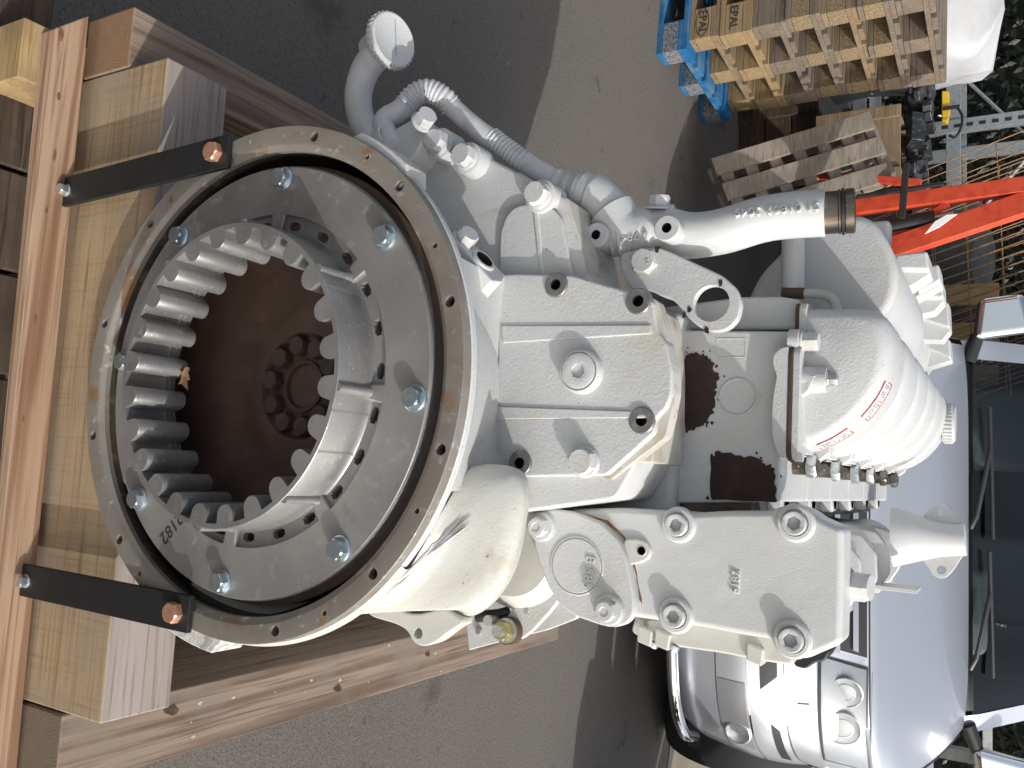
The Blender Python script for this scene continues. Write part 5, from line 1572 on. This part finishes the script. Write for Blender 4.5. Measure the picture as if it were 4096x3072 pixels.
# second column of pallets behind, and loose crates
LEANW = wood("bleached_pallet_wood", (0.27, 0.23, 0.18), (0.14, 0.115, 0.088), (0.34, 0.29, 0.235), "X", wear=(0.22, 0.19, 0.155))
def lean_pallet():
    t = thing("leaning_pallet", "grey weathered pallet leaning upright against the stack, boards facing the camera", "pallet", (0, 0, 0))
    rs = random.Random(3)
    Pp = [Vector(p) for p in [(-1.4101,3.1553,0.1406),(-1.6808,3.5267,0.7586),(-1.2868,3.5721,0.7991),(-1.07,3.1944,0.2707)]]
    o = Pp[0]
    ex = (Pp[1] - Pp[0]); ey = (Pp[3] - Pp[0])
    Lx = ex.length; ex = ex.normalized(); ey = (ey - ex * ey.dot(ex)); Ly = ey.length; ey = ey.normalized()
    ez = ex.cross(ey)
    if ez.y > 0: ez = -ez
    M = Matrix.Translation(o) @ Matrix((ex, ey, ez)).transposed().to_4x4()
    for k in range(3):
        y0 = Ly * (.0 + .36 * k)
        box("deck_board", (rs.uniform(-.02, .02), y0, 0), (Lx * 1.0 + rs.uniform(-.02, .02), y0 + Ly * .235, .022), LEANW, t, bevel=.002, M=M)
    for k in range(7):
        x0 = Lx * (.02 + .155 * k)
        box("cross_board", (x0, -.01, -.024), (x0 + Lx * .075, Ly * 1.0, -.002), LEANW, t, bevel=.002, M=M)
    for k in range(3):
        box("rear_board", (0, Ly * (.0 + .36 * k), -.125), (Lx, Ly * (.2 + .36 * k), -.103), LEANW, t, bevel=.002, M=M)
        for q in range(3):
            x0 = Lx * (.02 + .43 * q)
            box("block", (x0, Ly * (.02 + .36 * k), -.102), (x0 + Lx * .1, Ly * (.18 + .36 * k), -.025), LEANW, t, bevel=.002, M=M)
    return t
lean_pallet()

def crate(name, label, a0, a1, h0, h1, z0, z1, mat):
    t = thing(name, label, "crate", W((a0 + a1) / 2, (h0 + h1) / 2, z0), YAW)
    w, d, H = (a1 - a0) / 2, (h1 - h0) / 2, z1 - z0
    n = 3
    for k in range(n):
        za, zb = H * k / n + .004, H * (k + 1) / n - .004
        box("side_slat", (-w, -d, za), (w, -d + .02, zb), mat, t, bevel=.002, local=True)
        box("side_slat", (-w, d - .02, za), (w, d, zb), mat, t, bevel=.002, local=True)
        box("side_slat", (-w, -d + .021, za), (-w + .02, d - .021, zb), mat, t, bevel=.002, local=True)
        box("side_slat", (w - .02, -d + .021, za), (w, d - .021, zb), mat, t, bevel=.002, local=True)
    for sx in (-1, 1):
        for sy in (-1, 1):
            box("corner_post", (sx * (w + .012) - .03, sy * (d + .006) - .012, 0), (sx * (w + .012) + .03, sy * (d + .006) + .012, H), mat, t, bevel=.002, local=True)
    box("crate_floor", (-w + .021, -d + .021, .01), (w - .021, d - .021, .04), mat, t, bevel=.002, local=True)
    return t
# box pallet frames seen between the stack and the lift
_q = [(-1.5037,5,0.4957),(-1.0399,5,0.8686)]
crate("wooden_crate", "dark wooden crate standing behind the leaning pallet", _q[0][0], _q[1][0] - .02, 4.9, 5.5, .0, .44, W_DARKY)
crate("wooden_crate", "pale slatted crate on the dark crate behind the leaning pallet", _q[0][0] + .12, _q[1][0] - .05, 4.8, 5.4, .445, .86, PW[0])

# pile of dark odds and ends on the crate
JUNK = mk("dark_engine_scrap", (0.05, 0.052, 0.055), .4, .6, [(30, (.16, .17, .18), .5, .65, 5)])
jt = thing("scrap_pile", "jumble of dark metal parts lying on the crate", "scrap", W(-1.28, 5.1, .865), YAW)
rs = random.Random(12)
for k in range(26):
    p = Vector((rs.uniform(-.35, .35), rs.uniform(-.2, .2), rs.uniform(.0, .10)))
    s = Vector((rs.uniform(.02, .09), rs.uniform(.02, .06), rs.uniform(.015, .05)))
    M = Matrix.Translation(p) @ Matrix.Rotation(rs.uniform(0, 3), 4, 'Z') @ Matrix.Rotation(rs.uniform(-.5, .5), 4, 'X')
    box("scrap_piece", -s, s, JUNK, jt, bevel=.006, local=True, M=M)

# ---------------------------------------------------------------- red workshop crane
RED = mk("orange_red_paint", (0.62, 0.075, 0.028), .42, 0, [(18, (.48, .05, .02), .45, .65, 4), (50, (.2, .03, .02), .68, .74, 5)])
CR = thing("workshop_crane", "orange-red hydraulic workshop crane behind the pipe outlet", "crane", W(-.75, 3.9, 0), YAW)
def bar(name, p0, p1, w, d, mat, parent, bev=.003):
    p0, p1 = Vector(p0), Vector(p1)
    ax = (p1 - p0); L = ax.length; ax.normalize()
    side = ax.cross(Vector((0, 1, 0)))
    if side.length < .1: side = ax.cross(Vector((1, 0, 0)))
    side.normalize(); dep = ax.cross(side)
    M = Matrix.Translation(p0) @ Matrix((ax, side, dep)).transposed().to_4x4()
    return box(name, (0, -w / 2, -d / 2), (L, w / 2, d / 2), mat, parent, bevel=bev, M=M)
q = [(-1.1046,3.1401,0.7444),(-1.1303,3.1372,1.4361),(-0.9224,3.1611,0.9173),(-1.0699,3.1441,1.4361),(-0.9051,3.1631,0.7907),(-1.0875,3.1421,1.1326),(-1.0056,3.1515,0.7999),(-1.0367,3.1479,1.0821),(-1.045,3.147,1.1493),(-1.1515,3.1347,0.8182),(-1.1674,3.1329,1.1159),(-1.0773,3.1433,0.9579),(-1.2851,3.1193,0.9702),(-1.2457,3.1239,0.4937),(-1.1844,3.1309,0.9702),(-1.2762,3.1204,0.4937)]
bar("boom_arm", q[0], q[1], .062, .06, RED, CR)
bar("mast_beam", q[2], q[3], .085, .07, RED, CR)
bar("brace_bar", q[4], q[5], .028, .02, RED, CR)
cy = tube("hydraulic_cylinder", [q[6], q[7]], .030, CARBLACK, CR, 20)
tube("piston_rod", [q[7], q[8]], .012, CHROME, cy, 14)
bar("pump_lever", (-1.1282,3.0569,0.7935), (-1.1455,3.0549,1.1211), .016, .016, CARBLACK, CR)
bar("cross_handle", (-1.0015,3.001,0.9737), (-1.2191,2.9759,0.9906), .024, .024, RUBBER, CR)
bar("tail_tube", (-1.4029,3.5084,0.5444), (-1.3106,3.519,0.9961), .035, .03, RED, CR)
bar("base_leg", W(-.15, 3.9, .05), W(.3, 3.9, .05), .06, .06, RED, CR)
bar("base_leg", W(-.15, 4.5, .05), W(.3, 4.5, .05), .06, .06, RED, CR)
bar("base_post", W(-.12, 4.0, .06), q[2], .07, .06, RED, CR)
prism_pts = [(-1.0076,3.101,1.0858),(-1.0293,3.0985,1.1274),(-1.0293,3.0985,1.1652),(-0.9839,3.1037,1.1025),(-0.9609,3.1063,1.0488)]
build("white_plate", [Vector(p) for p in prism_pts] + [Vector(p) + Vector((0, .006, 0)) for p in prism_pts], [[0, 1, 2, 3, 4], [9, 8, 7, 6, 5]] + [(i, i + 5, (i + 1) % 5 + 5, (i + 1) % 5) for i in range(5)], LABELWHITE, CR)

# ---------------------------------------------------------------- rusty reinforcing mesh leaning behind
RB = mk("rusty_rebar", (0.30, 0.17, 0.07), .7, .2, [(60, (.20, .11, .05), .45, .6, 4)])
def mesh_sheet(label, hh, tilt, seed, x_rng, y_rng):
    t = thing("rebar_mesh", label, "wire mesh", W(-.4, hh, .2), 0, "rusty wire mesh sheets")
    rs = random.Random(seed)
    ex = W(math.cos(tilt[0]), 0, math.sin(tilt[0])) - W(0, 0, 0)      # along the sheet
    ez = W(-math.sin(tilt[1]), .22, math.cos(tilt[1])) - W(0, 0, 0)
    ex.normalize(); ez.normalize()
    o = W(x_rng[0], hh, y_rng[0])
    Lx, Lz = x_rng[1] - x_rng[0], y_rng[1] - y_rng[0]
    nz = int(Lz / .17)
    nx = int(Lx / .05)
    for k in range(nz + 1):
        b = o + ez * (.17 * k)
        tube("wire", [b, b + ex * Lx], .0034, RB, t, 6)
    for k in range(nx + 1):
        b = o + ex * (.05 * k) + Vector((0, -.006, 0))
        tube("wire", [b - ez * .03, b + ez * (Lz + rs.uniform(.0, .05))], .0034, RB, t, 6)
    return t
mesh_sheet("front rusty wire mesh sheet beside the orange crane", 4.9, (.05, .36), 1, (-.95, .35), (.50, 1.60))
mesh_sheet("rear rusty wire mesh sheet standing behind the front one", 5.15, (.03, .33), 2, (-.90, .30), (.50, 1.55))

# blue-footed timbers behind the mesh
TIM = wood("stored_timber", (0.46, 0.31, 0.15), (0.32, 0.2, 0.09), (0.52, 0.37, 0.2), 'Z')
for k, (a, h) in enumerate(((-.52, 5.7), (-.30, 5.75), (-.05, 5.7))):
    t = thing("stored_post", ["pale wooden post behind the mesh, nearest the crane", "pale wooden post behind the mesh, middle one of three", "pale wooden post behind the mesh, nearest the van mirror"][k], "post", W(a, h, 0), YAW, "pale posts behind the wire mesh")
    box("post", (-.06, -.04, 0), (.06, .04, 1.28), TIM, t, bevel=.004, local=True)
    box("blue_band", (-.066, -.046, .80 + .1 * k), (.066, .046, .92 + .1 * k), PBLUE, t, bevel=.003, local=True)

# ---------------------------------------------------------------- storage rack at the very back
GALV = mk("galvanised_steel", (0.48, 0.50, 0.50), .4, .7, [(40, (.36, .38, .38), .5, .65, 4)])
RK = thing("storage_rack", "perforated galvanised storage rack behind the pallets and mesh", "rack", W(-1.2, 6.6, 0), YAW)
for x in (-1.9, -.55, .75, 1.75):
    for y in (0, .8):
        up = box("upright", (x - .045, y - .03, 0), (x + .045, y + .03, 2.4), GALV, RK, bevel=.003, local=True)
    for k in range(16):
        box("slot_hole", (x - .012, -.0312, .55 + .075 * k), (x + .012, -.0295, .59 + .075 * k), CARBLACK, RK, bevel=0, local=True)
for z in (.35, .95, 1.55):
    for y in (0, .8):
        box("shelf_beam", (-1.9, y - .02, z), (1.75, y + .02, z + .09), GALV, RK, bevel=.004, local=True)
for x0, x1, z0, z1 in ((-1.9, -.55, .4, 1.5), (-.55, .75, 1.5, .4)):
    bb = tube("diagonal_brace", [(x0, .84, z0), (x1, .84, z1)], .014, GALV, RK, 8, local=True)
RK2 = thing("storage_rack", "galvanised storage rack standing behind the sunlit side of the van", "rack", W(2.6, 5.6, 0), YAW)
for x in (-.9, -.2, .5, 1.2):
    for y in (0, .7):
        box("upright", (x - .04, y - .03, 0), (x + .04, y + .03, 2.2), GALV, RK2, bevel=.003, local=True)
for z in (.3, .6, .9, 1.2, 1.5):
    box("shelf_beam", (-.9, -.035, z), (1.2, -.005, z + .05), GALV, RK2, bevel=.003, local=True)
    box("shelf_board", (-.9, .0, z + .01), (1.2, .7, z + .03), CARBLACK, RK2, bevel=0, local=True)
TARP = mk("grey_green_tarp", (0.085, 0.095, 0.085), .7, 0, [(5, (.06, .068, .06), .4, .6, 4)])
def cloth(name, label, cat, lo, hi, mat, seed, amp=.05, top=.7):
    n, m = 18, 14
    vs, fs = [], []
    for j in range(m + 1):
        for i in range(n):
            a = 2 * math.pi * i / n
            f = j / m
            r = (1 - .30 * f ** 3) if f < .93 else (1 - .30 * f ** 3) * (1 - (f - .93) * 11)
            x = math.copysign(abs(math.cos(a)) ** .6, math.cos(a)) * (hi[0] - lo[0]) / 2 * max(r, .02)
            y = math.copysign(abs(math.sin(a)) ** .6, math.sin(a)) * (hi[1] - lo[1]) / 2 * max(r, .02)
            z = lo[2] + (hi[2] - lo[2]) * f
            d = noise.noise(Vector((x * 5 + seed, y * 5, z * 4))) * amp
            vs.append(W((lo[0] + hi[0]) / 2 + x * (1 + d / max(abs(x), .2)), (lo[1] + hi[1]) / 2 + y + d, z + d * .3))
    for j in range(m):
        for i in range(n):
            fs.append((j * n + i, j * n + (i + 1) % n, (j + 1) * n + (i + 1) % n, (j + 1) * n + i))
    fs.append(list(range(m * n, m * n + n)))
    o = build(name, vs, fs, mat, None, angle=60)
    tag(o, label, cat)
    return o
cloth("bulk_bag", "white woven bulk bag standing behind the top of the pallet stack", "bag", (-2.45, 4.75, .45), (-1.62, 5.5, 1.30), mk("white_woven_fabric", (0.50, 0.505, 0.51), .7, 0, [(6, (.44, .445, .45), .45, .65, 4)], bump=(250, .3, .001)), 4, .10)
cloth("tarp_cover", "dark grey tarpaulin covering goods between the rack and the mesh", "tarpaulin", (-1.25, 5.9, 0), (-.35, 6.5, 1.24), TARP, 9, .16)
# yellow handle and black cable
YEL = mk("yellow_plastic", (0.65, 0.42, 0.03), .4)
yh = thing("yellow_tool", "yellow tool case hanging beside the rack above the crates", "tool", W(-1.5, 5.2, 1.1), YAW)
pts = [(-2.0876,4.3355,1.0177),(-2.0815,4.3362,1.0535),(-1.9718,4.3488,1.058),(-1.9145,4.3554,1.0446),(-1.9235,4.3544,1.0177)]
prism_v = [Vector(p) for p in pts]
build("case_body", prism_v + [p + Vector((0, .05, 0)) for p in prism_v], [[0, 1, 2, 3, 4], [9, 8, 7, 6, 5]] + [(i, i + 5, (i + 1) % 5 + 5, (i + 1) % 5) for i in range(5)], YEL, yh, bevel=.006)
tube("case_cable", catmull([(-2.0048,4.3954,1.0505),(-2.0065,4.3952,1.0863),(-1.9575,4.4008,1.113),(-1.8961,4.4079,1.1086),(-1.8478,4.4134,1.0818),(-1.8623,4.4118,1.0505)], 8), .007, RUBBER, yh, 8)
box("case_clip", (0, 0, 0), (.02, .01, .08), CARBLACK, yh, bevel=.002, M=Matrix.Translation(Vector((-1.998,4.3358,1.0251))))

# ---------------------------------------------------------------- hedge closing the yard
LEAFM = mk("hedge_leaf", (0.010, 0.013, 0.009), .18, 0, [(3, (.006, .008, .006), .45, .6, 3), (8, (.018, .022, .014), .62, .72, 3)])
rs = random.Random(5)
vs, fs = [], []
for k in range(26000):
    a = rs.uniform(-6, 6)
    z = rs.uniform(0, 3.2)
    h = 8.2 + 1.4 * rs.random() ** .8 + .35 * noise.noise(Vector((a * .9, z * .9, 0)))
    c = W(a, h, z)
    d = Vector((rs.gauss(0, 1), rs.gauss(0, 1), rs.gauss(0, 1))).normalized()
    e = d.orthogonal().normalized()
    s = rs.uniform(.03, .06)
    b = len(vs)
    vs += [c - d * s, c + e * s * .45, c + d * s, c - e * s * .45]
    fs.append((b, b + 1, b + 2, b + 3))
hedge = build("hedge_foliage", vs, fs, LEAFM, None, smooth=False)
hedge["kind"] = "stuff"
hedge["label"] = "dark dense hedge closing off the yard behind the rack"
hedge["category"] = "hedge"
hb = build("hedge_core", [W(-14, 9.8, 0), W(14, 9.8, 0), W(14, 9.8, 3.3), W(-14, 9.8, 3.3), W(-14, 10.6, 0), W(14, 10.6, 0), W(14, 10.6, 3.3), W(-14, 10.6, 3.3)], [(0, 1, 2, 3), (4, 7, 6, 5), (3, 2, 6, 7), (0, 4, 5, 1), (0, 3, 7, 4), (1, 5, 6, 2)], mk("hedge_shade", (0.012, 0.018, 0.009), .9))
hb["kind"] = "structure"
hb.name = "hedge_bank"
# unseen pallets added at right as stand-in caster of the shadow before the van
for i in range(7):
    lb = ["bottom pallet", "second pallet", "third pallet", "fourth pallet", "fifth pallet", "sixth pallet", "top pallet"][i] + " of the unseen stack added at the right to cast a shadow"
    p = make_pallet("pallet", lb, 1.2, .62, PW[i % 3], PW[(i + 1) % 3], group="pallets added unseen to cast a shadow")
    p.location = (2.95, 1.80, .1445 * i + .001)
    p.rotation_euler = (0, 0, -.366 + .22 * (-1) ** i)
